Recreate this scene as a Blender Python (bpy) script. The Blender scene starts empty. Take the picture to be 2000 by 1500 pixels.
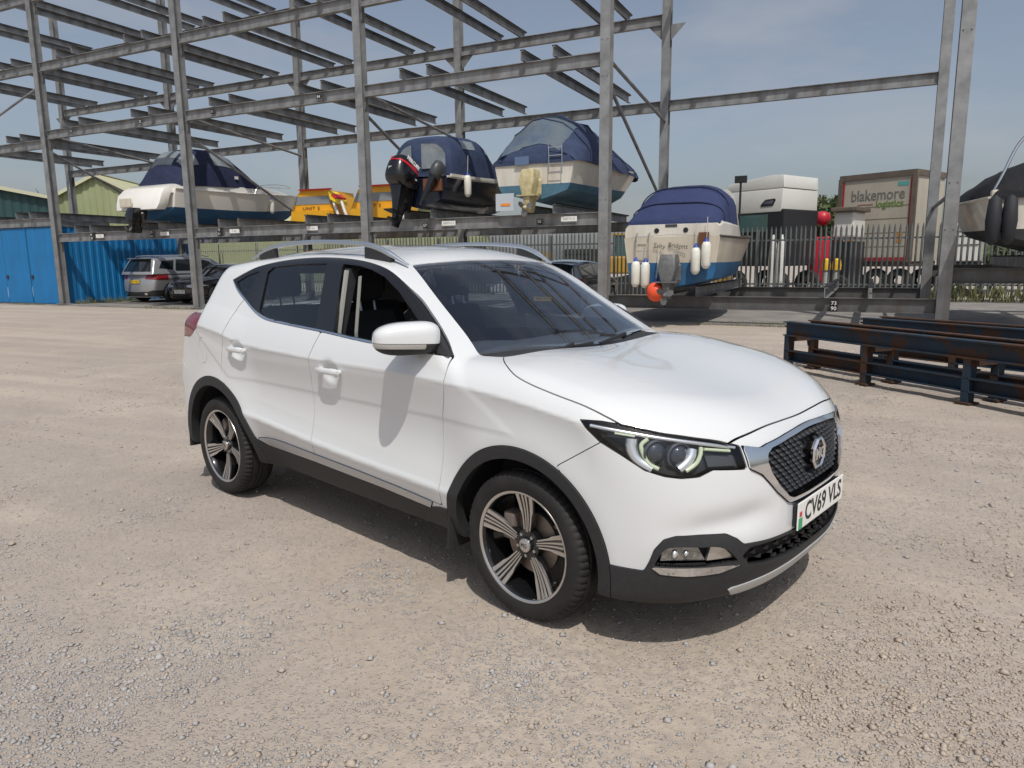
import bpy, bmesh, math, random
import numpy as np
from mathutils import Vector, Matrix, noise as mnoise
random.seed(7); RNG = np.random.default_rng(7)
R_ = math.radians
scene = bpy.context.scene
COL = scene.collection

# ------------------------------------------------------------------ camera, sky, sun, exposure
CAM_H = 1.494
def look_axes(pitch, roll, yaw):
    F = Vector((-math.sin(yaw)*math.cos(pitch), math.cos(yaw)*math.cos(pitch), -math.sin(pitch)))
    Rv = Vector((math.cos(yaw), math.sin(yaw), 0)); U = Rv.cross(F)
    c, s = math.cos(roll), math.sin(roll)
    return F, c*Rv + s*U, -s*Rv + c*U
_F, _R, _U = look_axes(.169978, -.009972, .458934)
cam_d = bpy.data.cameras.new('camera'); cam = bpy.data.objects.new('camera', cam_d); COL.objects.link(cam)
cam.matrix_world = Matrix(((_R.x, _U.x, -_F.x, 0), (_R.y, _U.y, -_F.y, 0), (_R.z, _U.z, -_F.z, CAM_H), (0, 0, 0, 1)))
cam_d.sensor_width = 36; cam_d.sensor_fit = 'HORIZONTAL'; cam_d.lens = 1406.08/2000*36
cam_d.clip_start = .05; cam_d.clip_end = 3000
scene.camera = cam

SUN_DIR = Vector((.354, -.515, 1.0)).normalized()          # towards the sun
SUN_EL = math.asin(SUN_DIR.z)
world = bpy.data.worlds.new('World'); scene.world = world; world.use_nodes = True
wn = world.node_tree; wn.nodes.clear()
w_out = wn.nodes.new('ShaderNodeOutputWorld'); w_bg = wn.nodes.new('ShaderNodeBackground')
w_sky = wn.nodes.new('ShaderNodeTexSky'); w_sky.sky_type = 'NISHITA'; w_sky.sun_disc = False
w_sky.sun_elevation = SUN_EL; w_sky.sun_rotation = math.atan2(SUN_DIR.x, SUN_DIR.y)
w_sky.altitude = 20; w_sky.air_density = 1.0; w_sky.dust_density = 3.2; w_sky.ozone_density = 1.6
# thin, faint clouds over the whole sky
w_tc = wn.nodes.new('ShaderNodeTexCoord'); w_map = wn.nodes.new('ShaderNodeMapping'); w_map.inputs['Scale'].default_value = (1, 1, 3.2)
w_no = wn.nodes.new('ShaderNodeTexNoise'); w_no.inputs['Scale'].default_value = 3.1; w_no.inputs['Detail'].default_value = 7; w_no.inputs['Roughness'].default_value = .58
w_cr = wn.nodes.new('ShaderNodeMapRange'); w_cr.inputs['From Min'].default_value = .47; w_cr.inputs['From Max'].default_value = .78
w_cr.inputs['To Min'].default_value = 0; w_cr.inputs['To Max'].default_value = .58
w_mx = wn.nodes.new('ShaderNodeMix'); w_mx.data_type = 'RGBA'; w_mx.inputs['B'].default_value = (4.2, 4.25, 4.5, 1)
w_hs = wn.nodes.new('ShaderNodeHueSaturation'); w_hs.inputs['Saturation'].default_value = .72
L = wn.links.new
L(w_tc.outputs['Generated'], w_map.inputs['Vector']); L(w_map.outputs['Vector'], w_no.inputs['Vector']); L(w_no.outputs['Fac'], w_cr.inputs['Value'])
L(w_sky.outputs['Color'], w_hs.inputs['Color']); L(w_hs.outputs['Color'], w_mx.inputs['A']); L(w_cr.outputs['Result'], w_mx.inputs['Factor']); L(w_mx.outputs['Result'], w_bg.inputs['Color'])
L(w_bg.outputs['Background'], w_out.inputs['Surface']); w_bg.inputs['Strength'].default_value = .115
sun_d = bpy.data.lights.new('sun', 'SUN'); sun_d.energy = 3.35; sun_d.angle = R_(.53); sun_d.color = (1, .955, .89)
sun = bpy.data.objects.new('sun', sun_d); COL.objects.link(sun); sun.location = (6, -9, 18)
sun.rotation_euler = (-SUN_DIR).to_track_quat('-Z', 'Y').to_euler()
scene.view_settings.view_transform = 'Standard'; scene.view_settings.look = 'None'
scene.view_settings.exposure = -.10; scene.view_settings.gamma = 1; scene.view_settings.use_curve_mapping = False
scene.render.engine = 'CYCLES'; scene.cycles.use_denoising = True; scene.cycles.max_bounces = 8; scene.cycles.transparent_max_bounces = 16
scene.cycles.caustics_reflective = False; scene.cycles.caustics_refractive = False

# ------------------------------------------------------------------ materials
MATS = {}
def mat(name, col=(.5, .5, .5), rough=.5, metal=0., spec=.5, coat=0., noise=None, bump=None, emit=None, trans=0., ior=1.45, alpha=1., streak=None, rust=None):
    """noise=(scale, colour2, amount) blotches; bump=(scale, strength, distance); rust=(scale, colour, threshold)"""
    if name in MATS: return MATS[name]
    m = bpy.data.materials.new(name); m.use_nodes = True; nt = m.node_tree; b = nt.nodes['Principled BSDF']; N = nt.nodes.new; K = nt.links.new
    b.inputs['Base Color'].default_value = (*col, 1); b.inputs['Roughness'].default_value = rough; b.inputs['Metallic'].default_value = metal
    b.inputs['Specular IOR Level'].default_value = spec; b.inputs['Coat Weight'].default_value = coat; b.inputs['Coat Roughness'].default_value = .04
    b.inputs['Transmission Weight'].default_value = trans; b.inputs['IOR'].default_value = ior; b.inputs['Alpha'].default_value = alpha
    if emit: b.inputs['Emission Color'].default_value = (*emit[0], 1); b.inputs['Emission Strength'].default_value = emit[1]
    src = None
    tc = N('ShaderNodeTexCoord')
    if noise or rust or streak:
        src = N('ShaderNodeRGB'); src.outputs[0].default_value = (*col, 1); src = src.outputs[0]
    def layer(sc, c2, lo, hi, amt, src, stretch=None, detail=6):
        n = N('ShaderNodeTexNoise'); n.inputs['Scale'].default_value = sc; n.inputs['Detail'].default_value = detail; n.inputs['Roughness'].default_value = .62
        if stretch:
            mp = N('ShaderNodeMapping'); mp.inputs['Scale'].default_value = stretch; K(tc.outputs['Object'], mp.inputs['Vector']); K(mp.outputs['Vector'], n.inputs['Vector'])
        else: K(tc.outputs['Object'], n.inputs['Vector'])
        r = N('ShaderNodeMapRange'); r.inputs['From Min'].default_value = lo; r.inputs['From Max'].default_value = hi; r.inputs['To Max'].default_value = amt
        K(n.outputs['Fac'], r.inputs['Value'])
        mx = N('ShaderNodeMix'); mx.data_type = 'RGBA'; K(r.outputs['Result'], mx.inputs['Factor']); K(src, mx.inputs['A']); mx.inputs['B'].default_value = (*c2, 1)
        return mx.outputs['Result']
    if noise: src = layer(noise[0], noise[1], .35, .68, noise[2], src)
    if streak: src = layer(streak[0], streak[1], .45, .7, streak[2], src, (1, 1, .08))
    if rust: src = layer(rust[0], rust[1], rust[2], rust[2]+.06, 1., src, detail=9)
    if src is not None: K(src, b.inputs['Base Color'])
    if bump:
        n = N('ShaderNodeTexNoise'); n.inputs['Scale'].default_value = bump[0]; n.inputs['Detail'].default_value = 5; K(tc.outputs['Object'], n.inputs['Vector'])
        bp = N('ShaderNodeBump'); bp.inputs['Strength'].default_value = bump[1]; bp.inputs['Distance'].default_value = bump[2]; K(n.outputs['Fac'], bp.inputs['Height']); K(bp.outputs['Normal'], b.inputs['Normal'])
    MATS[name] = m
    return m
def glass_mat(name, tint=(.55, .6, .62), refl=.35, mixv=.18):
    """thin window glass: sees through with a tint, mirrors at grazing angles"""
    m = bpy.data.materials.new(name); m.use_nodes = True; nt = m.node_tree; nt.nodes.clear(); N = nt.nodes.new; K = nt.links.new
    o = N('ShaderNodeOutputMaterial'); t = N('ShaderNodeBsdfTransparent'); g = N('ShaderNodeBsdfGlossy'); mx = N('ShaderNodeMixShader')
    t.inputs[0].default_value = (*tint, 1); g.inputs['Roughness'].default_value = .015; g.inputs[0].default_value = (.95, .97, 1, 1)
    lw = N('ShaderNodeLayerWeight'); lw.inputs['Blend'].default_value = .5; pw = N('ShaderNodeMath'); pw.operation = 'POWER'; pw.inputs[1].default_value = 4.; K(lw.outputs['Facing'], pw.inputs[0])
    ma = N('ShaderNodeMath'); ma.operation = 'MULTIPLY_ADD'; ma.inputs[1].default_value = refl*2.6; ma.inputs[2].default_value = .03+mixv*.07; ma.use_clamp = True
    K(pw.outputs[0], ma.inputs[0]); K(ma.outputs[0], mx.inputs[0]); K(t.outputs[0], mx.inputs[1]); K(g.outputs[0], mx.inputs[2]); K(mx.outputs[0], o.inputs[0])
    MATS[name] = m
    return m

# ------------------------------------------------------------------ mesh helpers
def link(o, parent=None):
    COL.objects.link(o)
    if parent is not None: o.parent = parent
    return o
def mesh_from(name, P, F, m=None, smooth=None, normals=None):
    me = bpy.data.meshes.new(name); me.from_pydata([tuple(map(float, p)) for p in P], [], [tuple(map(int, f)) for f in F])
    if m is not None: me.materials.append(m)
    if smooth is not None or normals is not None:
        me.polygons.foreach_set('use_smooth', np.ones(len(me.polygons), bool))
        if normals is not None: me.normals_split_custom_set_from_vertices([tuple(map(float, n)) for n in normals])
        elif smooth < 179: me.set_sharp_from_angle(angle=R_(smooth))
    me.update()
    return me
def tag(o, label=None, cat=None, group=None, kind=None):
    if label: o['label'] = label
    if cat: o['category'] = cat
    if group: o['group'] = group
    if kind: o['kind'] = kind
    return o
def thing(name, label, cat, loc=(0, 0, 0), rz=0., group=None):
    o = bpy.data.objects.new(name, None); o.empty_display_size = .2; link(o); o.location = loc; o.rotation_euler = (0, 0, rz)
    return tag(o, label, cat, group)
def copy_tree(o, parent=None):
    c = o.copy(); COL.objects.link(c); c.parent = parent
    for ch in list(o.children): copy_tree(ch, c)
    return c
def frame(d, up=(0, 0, 1)):
    d = Vector(d).normalized(); u = Vector(up)
    if abs(d.dot(u)) > .995: u = Vector((1, 0, 0)) if abs(d.x) < .9 else Vector((0, 1, 0))
    s = d.cross(u).normalized(); return s, s.cross(d).normalized(), d
class MB:
    def __init__(self): self.P = []; self.F = []
    def add(self, P, F):
        n = len(self.P); self.P += [tuple(map(float, p)) for p in P]; self.F += [tuple(int(i)+n for i in f) for f in F]; return self
    def box(self, c, s, rz=0., M=None):
        x, y, z = s[0]/2, s[1]/2, s[2]/2
        q = [Vector((a*x, b*y, d*z)) for d in (-1, 1) for a, b in ((-1, -1), (1, -1), (1, 1), (-1, 1))]
        if M is None: M = Matrix.Rotation(rz, 3, 'Z')
        q = [M @ v + Vector(c) for v in q]
        return self.add(q, [(3, 2, 1, 0), (4, 5, 6, 7), (0, 1, 5, 4), (1, 2, 6, 5), (2, 3, 7, 6), (3, 0, 4, 7)])
    def sweep(self, path, prof, up=(0, 0, 1), cap=True, scale=None, closed=False):
        """prof: closed 2D polygon (side, up); path: 3D points"""
        path = [Vector(p) for p in path]; n = len(prof); P = []; F = []
        for i, p in enumerate(path):
            if closed: d = path[(i+1) % len(path)]-path[i-1]
            else: d = path[min(i+1, len(path)-1)]-path[max(i-1, 0)]
            s, u, _ = frame(d, up); k = scale[i] if scale else 1.
            P += [p+s*(a*k)+u*(b*k) for a, b in prof]
        m = len(path)
        for i in range(m if closed else m-1):
            j = (i+1) % m
            for k in range(n): F.append((i*n+k, i*n+(k+1) % n, j*n+(k+1) % n, j*n+k))
        if cap and not closed: F.append(tuple(range(n))[::-1]); F.append(tuple(range((m-1)*n, m*n)))
        return self.add(P, F)
    def tube(self, path, r, n=8, scale=None, closed=False, cap=True):
        return self.sweep(path, [(r*math.cos(-2*math.pi*k/n), r*math.sin(-2*math.pi*k/n)) for k in range(n)], scale=scale, closed=closed, cap=cap)
    def lathe(self, prof, n=24, M=None, closed=False):
        """prof: (r, h); axis = local Z unless M rotates it"""
        P = []; F = []; m = len(prof)
        for k in range(n):
            a = 2*math.pi*k/n
            P += [Vector((r*math.cos(a), r*math.sin(a), h)) for r, h in prof]
        for k in range(n):
            j = (k+1) % n
            for i in range(m if closed else m-1):
                i2 = (i+1) % m; F.append((k*m+i, j*m+i, j*m+i2, k*m+i2))
        if M is not None: P = [M @ p for p in P]
        return self.add(P, F)
    def loft(self, secs, close_u=True, cap=True):
        """secs: list of equal-length point loops"""
        n = len(secs[0]); m = len(secs); P = [p for s in secs for p in s]; F = []
        for i in range(m-1):
            for k in range(n if close_u else n-1): F.append((i*n+k, i*n+(k+1) % n, (i+1)*n+(k+1) % n, (i+1)*n+k))
        if cap and close_u: F.append(tuple(range(n))[::-1]); F.append(tuple(range((m-1)*n, m*n)))
        return self.add(P, F)
    def prism(self, poly, axis, a, b):
        """2D polygon extruded along an axis: x -> (y,z), y -> (x,z), z -> (x,y)"""
        def pt(u, v, t): return (t, u, v) if axis == 'x' else (u, t, v) if axis == 'y' else (u, v, t)
        n = len(poly); P = [pt(u, v, a) for u, v in poly]+[pt(u, v, b) for u, v in poly]
        F = [tuple(range(n))[::-1], tuple(range(n, 2*n))]+[(k, (k+1) % n, n+(k+1) % n, n+k) for k in range(n)]
        return self.add(P, F)
    def ball(self, c, r, nu=12, nv=8, sc=(1, 1, 1)):
        P = []; F = []
        for i in range(nv+1):
            th = math.pi*i/nv
            for k in range(nu):
                a = 2*math.pi*k/nu; P.append((c[0]+r*sc[0]*math.sin(th)*math.cos(a), c[1]+r*sc[1]*math.sin(th)*math.sin(a), c[2]+r*sc[2]*math.cos(th)))
        for i in range(nv):
            for k in range(nu): F.append((i*nu+k, (i+1)*nu+k, (i+1)*nu+(k+1) % nu, i*nu+(k+1) % nu))
        return self.add(P, F)
    def mesh(self, name, m, smooth=None, fix=True, bevel=0., seg=2):
        me = bpy.data.meshes.new(name); me.from_pydata(self.P, [], self.F)
        if fix or bevel:
            bm = bmesh.new(); bm.from_mesh(me); bmesh.ops.remove_doubles(bm, verts=bm.verts, dist=1e-5); bmesh.ops.recalc_face_normals(bm, faces=bm.faces)
            if bevel:
                es = [e for e in bm.edges if len(e.link_faces) == 2 and e.calc_face_angle(0) > .5]
                bmesh.ops.bevel(bm, geom=es, offset=bevel, segments=seg, affect='EDGES', profile=.6, clamp_overlap=True)
            bm.to_mesh(me); bm.free()
        if m is not None: me.materials.append(m)
        if smooth is not None:
            me.polygons.foreach_set('use_smooth', np.ones(len(me.polygons), bool)); me.set_sharp_from_angle(angle=R_(smooth))
        me.update()
        return me
    def build(self, name, m, parent=None, smooth=None, **k):
        return link(bpy.data.objects.new(name, self.mesh(name, m, smooth, **k)), parent)
FONT_CACHE = {}
def text_mesh(name, txt, size, m, parent, M, depth=.0015, width=None, bold=0.):
    """raised lettering, turned into a mesh; local x along the text, local y up"""
    cu = bpy.data.curves.new(name, 'FONT'); cu.body = txt; cu.size = size; cu.align_x = 'CENTER'; cu.align_y = 'CENTER'; cu.extrude = depth; cu.resolution_u = 3; cu.offset = bold
    o = bpy.data.objects.new(name, cu); COL.objects.link(o)
    dg = bpy.context.evaluated_depsgraph_get(); me = bpy.data.meshes.new_from_object(o.evaluated_get(dg)); COL.objects.unlink(o); bpy.data.objects.remove(o)
    me.materials.clear(); me.materials.append(m)
    if width:
        xs = [v.co.x for v in me.vertices]; k = width/(max(xs)-min(xs))
        for v in me.vertices: v.co.x *= k
    ob = link(bpy.data.objects.new(name, me), parent); ob.matrix_local = M
    return ob
def axes(o, x, y, z=None):
    x = Vector(x).normalized(); y = Vector(y).normalized(); z = x.cross(y).normalized(); y = z.cross(x)
    return Matrix(((x.x, y.x, z.x, o[0]), (x.y, y.y, z.y, o[1]), (x.z, y.z, z.z, o[2]), (0, 0, 0, 1)))
def cat_rom(pts, n=6, closed=False, sharp=()):
    """smooth curve through points (any dimension)"""
    P = np.array(pts, float); m = len(P); out = []
    rng = range(m if closed else m-1)
    for i in rng:
        p1, p2 = P[i], P[(i+1) % m]
        p0 = P[i-1] if (closed or i > 0) else 2*p1-p2; p3 = P[(i+2) % m] if (closed or i+2 < m) else 2*p2-p1
        if i in sharp: p0 = 2*p1-p2
        if (i+1) % m in sharp: p3 = 2*p2-p1
        for k in range(n):
            t = k/n; out.append(.5*((2*p1)+(-p0+p2)*t+(2*p0-5*p1+4*p2-p3)*t*t+(-p0+3*p1-3*p2+p3)*t**3))
    if not closed: out.append(P[-1])
    return [tuple(map(float, q)) for q in out]
def pchip(xs, ys):
    xs = np.array(xs, float); ys = np.array(ys, float); h = np.diff(xs); d = np.diff(ys)/h; m = np.zeros_like(xs); m[0] = d[0]; m[-1] = d[-1]
    for i in range(1, len(xs)-1):
        if d[i-1]*d[i] > 0:
            w1 = 2*h[i]+h[i-1]; w2 = h[i]+2*h[i-1]; m[i] = (w1+w2)/(w1/d[i-1]+w2/d[i])
    def f(x):
        x = np.clip(x, xs[0], xs[-1]); i = np.clip(np.searchsorted(xs, x)-1, 0, len(xs)-2); t = (x-xs[i])/h[i]
        return (2*t**3-3*t**2+1)*ys[i]+(t**3-2*t**2+t)*h[i]*m[i]+(-2*t**3+3*t**2)*ys[i+1]+(t**3-t**2)*h[i]*m[i+1]
    return f
def smax(a, b, k):
    h = np.clip(.5+.5*(a-b)/k, 0, 1); return b*(1-h)+a*h+k*h*(1-h)
def smin(a, b, k): return -smax(-a, -b, k)
def surfnets(f, lo, hi, s):
    """mesh the zero level of a distance-like function (quads)"""
    n = [int(math.ceil((hi[i]-lo[i])/s))+1 for i in range(3)]; ax = [lo[i]+s*np.arange(n[i]) for i in range(3)]; V = np.empty(n, np.float32)
    for i0 in range(0, n[0], 24):
        X, Y, Z = np.meshgrid(ax[0][i0:i0+24], ax[1], ax[2], indexing='ij'); V[i0:i0+24] = f(np.stack([X, Y, Z], -1))
    ins = V < 0; c = np.zeros([k-1 for k in n], np.int8); cor = [(a, b, d) for a in (0, 1) for b in (0, 1) for d in (0, 1)]
    for a, b, d in cor: c += ins[a:n[0]-1+a, b:n[1]-1+b, d:n[2]-1+d]
    act = (c > 0) & (c < 8); idx = -np.ones(act.shape, int); I = np.argwhere(act); idx[act] = np.arange(len(I)); P = np.zeros((len(I), 3)); cnt = np.zeros(len(I))
    for A in cor:
        for k in range(3):
            if A[k] == 0:
                B = list(A); B[k] = 1
                va = V[I[:, 0]+A[0], I[:, 1]+A[1], I[:, 2]+A[2]]; vb = V[I[:, 0]+B[0], I[:, 1]+B[1], I[:, 2]+B[2]]
                m = (va < 0) != (vb < 0); t = np.where(m, va/(va-vb+1e-12), 0); q = np.tile(np.array(A, float), (len(I), 1)); q[:, k] += t; P[m] += q[m]; cnt[m] += 1
    P = np.array(lo)+s*(I+P/cnt[:, None]); F = []
    for a in range(3):
        b, d = (a+1) % 3, (a+2) % 3; s0 = [slice(None)]*3; s1 = [slice(None)]*3; s0[a] = slice(0, n[a]-1); s1[a] = slice(1, n[a])
        E = np.argwhere(ins[tuple(s0)] != ins[tuple(s1)]); E = E[(E[:, b] > 0) & (E[:, d] > 0) & (E[:, b] < n[b]-1) & (E[:, d] < n[d]-1)]
        def g(db, dd):
            q = E.copy(); q[:, b] -= db; q[:, d] -= dd; return idx[q[:, 0], q[:, 1], q[:, 2]]
        Q = np.stack([g(0, 0), g(1, 0), g(1, 1), g(0, 1)], 1); F.append(np.where(ins[E[:, 0], E[:, 1], E[:, 2]][:, None], Q, Q[:, ::-1]))
    P = P.astype(float)
    def gr(P, e=1e-3):
        G = np.zeros_like(P)
        for i in range(3):
            dv = np.zeros(3); dv[i] = e; G[:, i] = (f(P+dv)-f(P-dv))/(2*e)
        return G
    for _ in range(3):
        G = gr(P); st = -(f(P)/np.maximum((G**2).sum(-1), .2))[:, None]*G; ln = np.linalg.norm(st, axis=1, keepdims=True); P = P+st*np.minimum(1, s*.7/np.maximum(ln, 1e-9))
    G = gr(P); N = G/np.maximum(np.linalg.norm(G, axis=-1, keepdims=True), 1e-9)
    return P, np.concatenate(F), N
def poly_sdf(Q, poly):
    """signed distance of 2D points to a polygon (negative inside)"""
    poly = np.array(poly, float); A = poly; B = np.roll(poly, -1, 0); d = np.full(len(Q), 1e9); ins = np.zeros(len(Q), bool)
    for a, b in zip(A, B):
        ab = b-a; l = ab@ab
        if l < 1e-14: continue
        t = np.clip(((Q-a)@ab)/l, 0, 1); d = np.minimum(d, np.linalg.norm(Q-a-t[:, None]*ab, axis=1))
        c = ((a[1] > Q[:, 1]) != (b[1] > Q[:, 1])) & (Q[:, 0] < (b[0]-a[0])*(Q[:, 1]-a[1])/(b[1]-a[1]+1e-15)+a[0]); ins ^= c
    return np.where(ins, -d, d)
class Shell:
    """a dense skin that is cut into panels along outlines drawn on it"""
    def __init__(self, P, F, N):
        self.P = [np.array(p) for p in P]; self.N = [np.array(n) for n in N]; self.polys = [tuple(map(int, f)) for f in F]; self.parts = {}
    def arr(self): return np.array(self.P)
    def cut(self, polys, d):
        """d: per-vertex values; returns (inside, outside) polygon lists"""
        ins, out, cache = [], [], {}
        for f in polys:
            s = [d[i] < 0 for i in f]
            if all(s): ins.append(f); continue
            if not any(s): out.append(f); continue
            a, b = [], []; n = len(f)
            for k in range(n):
                i, j = f[k], f[(k+1) % n]
                (a if s[k] else b).append(i)
                if s[k] != s[(k+1) % n]:
                    key = (i, j) if i < j else (j, i)
                    if key not in cache:
                        i0, j0 = key; t = d[i0]/(d[i0]-d[j0]); t = min(max(t, .001), .999)
                        self.P.append(self.P[i0]*(1-t)+self.P[j0]*t); nn = self.N[i0]*(1-t)+self.N[j0]*t; self.N.append(nn/max(np.linalg.norm(nn), 1e-9)); cache[key] = len(self.P)-1
                    a.append(cache[key]); b.append(cache[key])
            if len(a) > 2: ins.append(tuple(a))
            if len(b) > 2: out.append(tuple(b))
        return ins, out
    def take(self, name, fn, pred=None, gap=0., src=None):
        """move what lies inside fn(P)<0 into part `name`; a strip of +-gap round its edge is dropped"""
        base = self.polys if src is None else self.parts[src]
        P = self.arr(); N = np.array(self.N)
        if pred is not None:
            ok = pred(P, N); cand = [f for f in base if all(ok[i] for i in f)]; rest = [f for f in base if not all(ok[i] for i in f)]
        else: cand, rest = base, []
        d = fn(P); a, b = self.cut(cand, d+gap)
        if gap:
            d = fn(self.arr())-gap; _, b = self.cut(b, d)
        self.parts[name] = self.parts.get(name, [])+a; rest = rest+b
        if src is None: self.polys = rest
        else: self.parts[src] = rest
        return self
    def mesh(self, polys, m, name='panel', sides=(1,), offset=0., flange=0., flip=False, edge_off=0.):
        """sides: 1 = left (y>0) as modelled, -1 = mirrored; flange = depth of the folded edge"""
        used = sorted({i for f in polys for i in f}); mp = {v: k for k, v in enumerate(used)}
        P = np.array([self.P[i] for i in used]); N = np.array([self.N[i] for i in used]); F = [tuple(mp[i] for i in f) for f in polys]
        P = P+N*offset; VP, VN, VF = P, N, list(F)
        if flange:
            ec = {}
            for f in F:
                for k in range(len(f)):
                    e = (f[k], f[(k+1) % len(f)]); ec[e] = ec.get(e, 0)+1
            bd = [e for e in ec if (e[1], e[0]) not in ec]
            bd = [e for e in bd if abs(P[e[0], 1]) > .004 or abs(P[e[1], 1]) > .004]
            bv = sorted({i for e in bd for i in e}); n0 = len(P); top = {v: n0+k for k, v in enumerate(bv)}; bot = {v: n0+len(bv)+k for k, v in enumerate(bv)}
            en = np.zeros((len(P), 3))
            for a, b in bd:
                t = P[b]-P[a]; o = np.cross(t, N[a]+N[b]); o /= max(np.linalg.norm(o), 1e-9); en[a] += o; en[b] += o
            en = en[bv]; en /= np.maximum(np.linalg.norm(en, axis=1, keepdims=True), 1e-9)
            VP = np.concatenate([P, P[bv], P[bv]-N[bv]*flange]); VN = np.concatenate([N, en, en])
            VF += [(top[b], top[a], bot[a], bot[b]) for a, b in bd]
        if flip: VF = [f[::-1] for f in VF]; VN = -VN
        AP, AN, AF = [], [], []
        for s in sides:
            n = len(AP) and sum(len(a) for a in AP); Q = VP.copy(); M_ = VN.copy()
            if s < 0: Q[:, 1] *= -1; M_[:, 1] *= -1
            AP.append(Q); AN.append(M_); AF += [tuple(i+n for i in (f if s > 0 else f[::-1])) for f in VF]
        return mesh_from(name, np.concatenate(AP), AF, m, normals=np.concatenate(AN))
    def obj(self, name, part, m, parent, **k):
        polys = self.parts[part] if isinstance(part, str) else part
        return link(bpy.data.objects.new(name, self.mesh(polys, m, name, **k)), parent)

# ------------------------------------------------------------------ the white car in front
white_paint = mat('white_paint', (.655, .675, .685), .24, coat=1., noise=(2.5, (.65, .67, .68), .4))
black_plastic = mat('black_plastic', (.022, .023, .025), .62, noise=(60, (.035, .036, .038), .6), bump=(900, .25, .0006))
gloss_black = mat('gloss_black', (.008, .008, .009), .12, coat=.6)
rubber = mat('rubber', (.018, .018, .019), .78, noise=(14, (.04, .038, .036), .55), bump=(220, .2, .001))
tyre_dusty = mat('tyre_dusty', (.010, .010, .0105), .72, noise=(7, (.034, .031, .028), .6), bump=(160, .3, .001))
chrome = mat('chrome', (.80, .82, .85), .09, 1.)
satin_silver = mat('satin_silver', (.55, .58, .62), .30, 1.)
skid_silver = mat('skid_silver', (.50, .51, .515), .4, .35)
rail_silver = mat('rail_silver', (.52, .57, .63), .34, .85)
machined = mat('machined', (.62, .60, .58), .30, .9)
interior_dark = mat('interior_dark', (.018, .019, .022), .75, noise=(30, (.03, .03, .033), .5))
interior_trim = mat('interior_trim', (.34, .34, .32), .7)
seat_cloth = mat('seat_cloth', (.030, .030, .033), .85, bump=(260, .4, .002))
windscreen_glass = glass_mat('windscreen_glass', (.60, .66, .72), .50, .9)
side_glass = glass_mat('side_glass', (.62, .66, .67), .42, .6)
clear_lens = glass_mat('clear_lens', (.93, .95, .96), .30, .2)
red_lens = mat('red_lens', (.16, .008, .012), .12, coat=.8)
drl_mat = mat('drl_guide', (.56, .62, .44), .25)
plate_white = mat('plate_white', (.78, .78, .76), .35)
plate_yellow = mat('plate_yellow', (.80, .52, .03), .4)
ink = mat('plate_ink', (.012, .012, .014), .5)
plate_green = mat('plate_green', (.03, .35, .14), .4)
plate_red = mat('plate_red', (.55, .03, .04), .4)
amber = mat('amber_lens', (.85, .33, .02), .2, coat=.5)

WB = 1.2925; WR = .322; TRK = .765
c_roof = pchip([-2.2, -1.85, -1.5, -1.0, -.5, -.1, .2, .40, .7], [1.38, 1.480, 1.537, 1.580, 1.598, 1.585, 1.547, 1.495, 1.39])
c_hood = pchip([-2.2, -1.6, -1, .5, .95, 1.2, 1.5, 1.8, 2.0, 2.12, 2.3], [1.215, 1.20, 1.08, 1.10, 1.104, 1.097, 1.054, .985, .930, .882, .76])
c_xf = pchip([.1, .2, .26, .36, .48, .6, .71, .8, .87, .95, 1.1], [2.02, 2.09, 2.14, 2.172, 2.18, 2.175, 2.162, 2.14, 2.11, 2.05, 1.85])
c_xb = pchip([.1, .3, .5, .7, .9, 1.05, 1.2], [-1.95, -2.04, -2.11, -2.11, -2.07, -2.03, -1.97])
c_wid = pchip([-2.2, -2.0, -1.7, -1.3, -.8, 0, .8, 1.3, 1.6, 1.9, 2.2], [.81, .85, .885, .902, .897, .895, .897, .902, .89, .86, .81])
c_zcr = pchip([-2.0, -1.6, -1.2, -.84, -.2, .15, .47, .82, 1.07, 1.33, 1.55, 1.9], [1.13, 1.12, 1.08, 1.02, .997, .99, .99, .98, .966, .942, .91, .85])
c_zrd = pchip([-1.3, -.8, 0, .8, 1.3], [.62, .58, .515, .475, .46])
c_bot = pchip([-2.2, -1.6, -1, 1, 1.6, 2.2], [.30, .285, .268, .256, .222, .212])
HANDLES = ((.016, .945), (-.935, .985))
def side_w(x, z):
    c = c_zcr(x); r = c_zrd(x); w = c_wid(x); u = np.clip((z-r)/(c-r), 0, 1)
    mid = -.034*np.sin(np.pi*u)*(1+.35*(1-u))-.008*(1-u)
    low = -.008-(r-z)*.30-(np.maximum(r-z, 0)**2)*.5
    d = z-c; dp = np.maximum(d, 0); up = -.30*d-.9*np.minimum(dp, .15)**2-.14*np.maximum(dp-.15, 0)
    g = np.clip((np.abs(x)-.75)/.35, 0, 1); g = g*g*(3-2*g)
    plain = -np.where(x > 0, .02, .004)*(np.maximum(c-z, 0)/.45)**2-.013*(1-np.exp(-np.maximum(c-z, 0)/.05))
    st = lambda v, k: (lambda t: t*t*(3-2*t))(np.clip(.5+v/k, 0, 1))
    wl = st(r-z, .06); o = mid*(1-wl)+low*wl
    o = o*(1-g)+plain*g
    wu = st(d, .034); o = o*(1-wu)+up*wu
    for hx, hz in HANDLES:                                # the bowl pressed into the skin behind each handle
        q = ((x-hx+.01)/.066)**2+((z-hz+.006)/.052)**2; o = o-.022*np.exp(-q*q)
    tz = np.clip((z-.78)/.32, 0, 1); o = o-.035*tz*tz*(3-2*tz)*np.clip((-1.42-x)/.5, 0, 1.3)**1.3
    # raised flare round the wheel openings
    for wx in (WB, -WB):
        rr = np.hypot(x-wx, z-WR); o = o+.011*np.exp(-((rr-.43)/.085)**2)*(z > .2)
    return w+o
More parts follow.
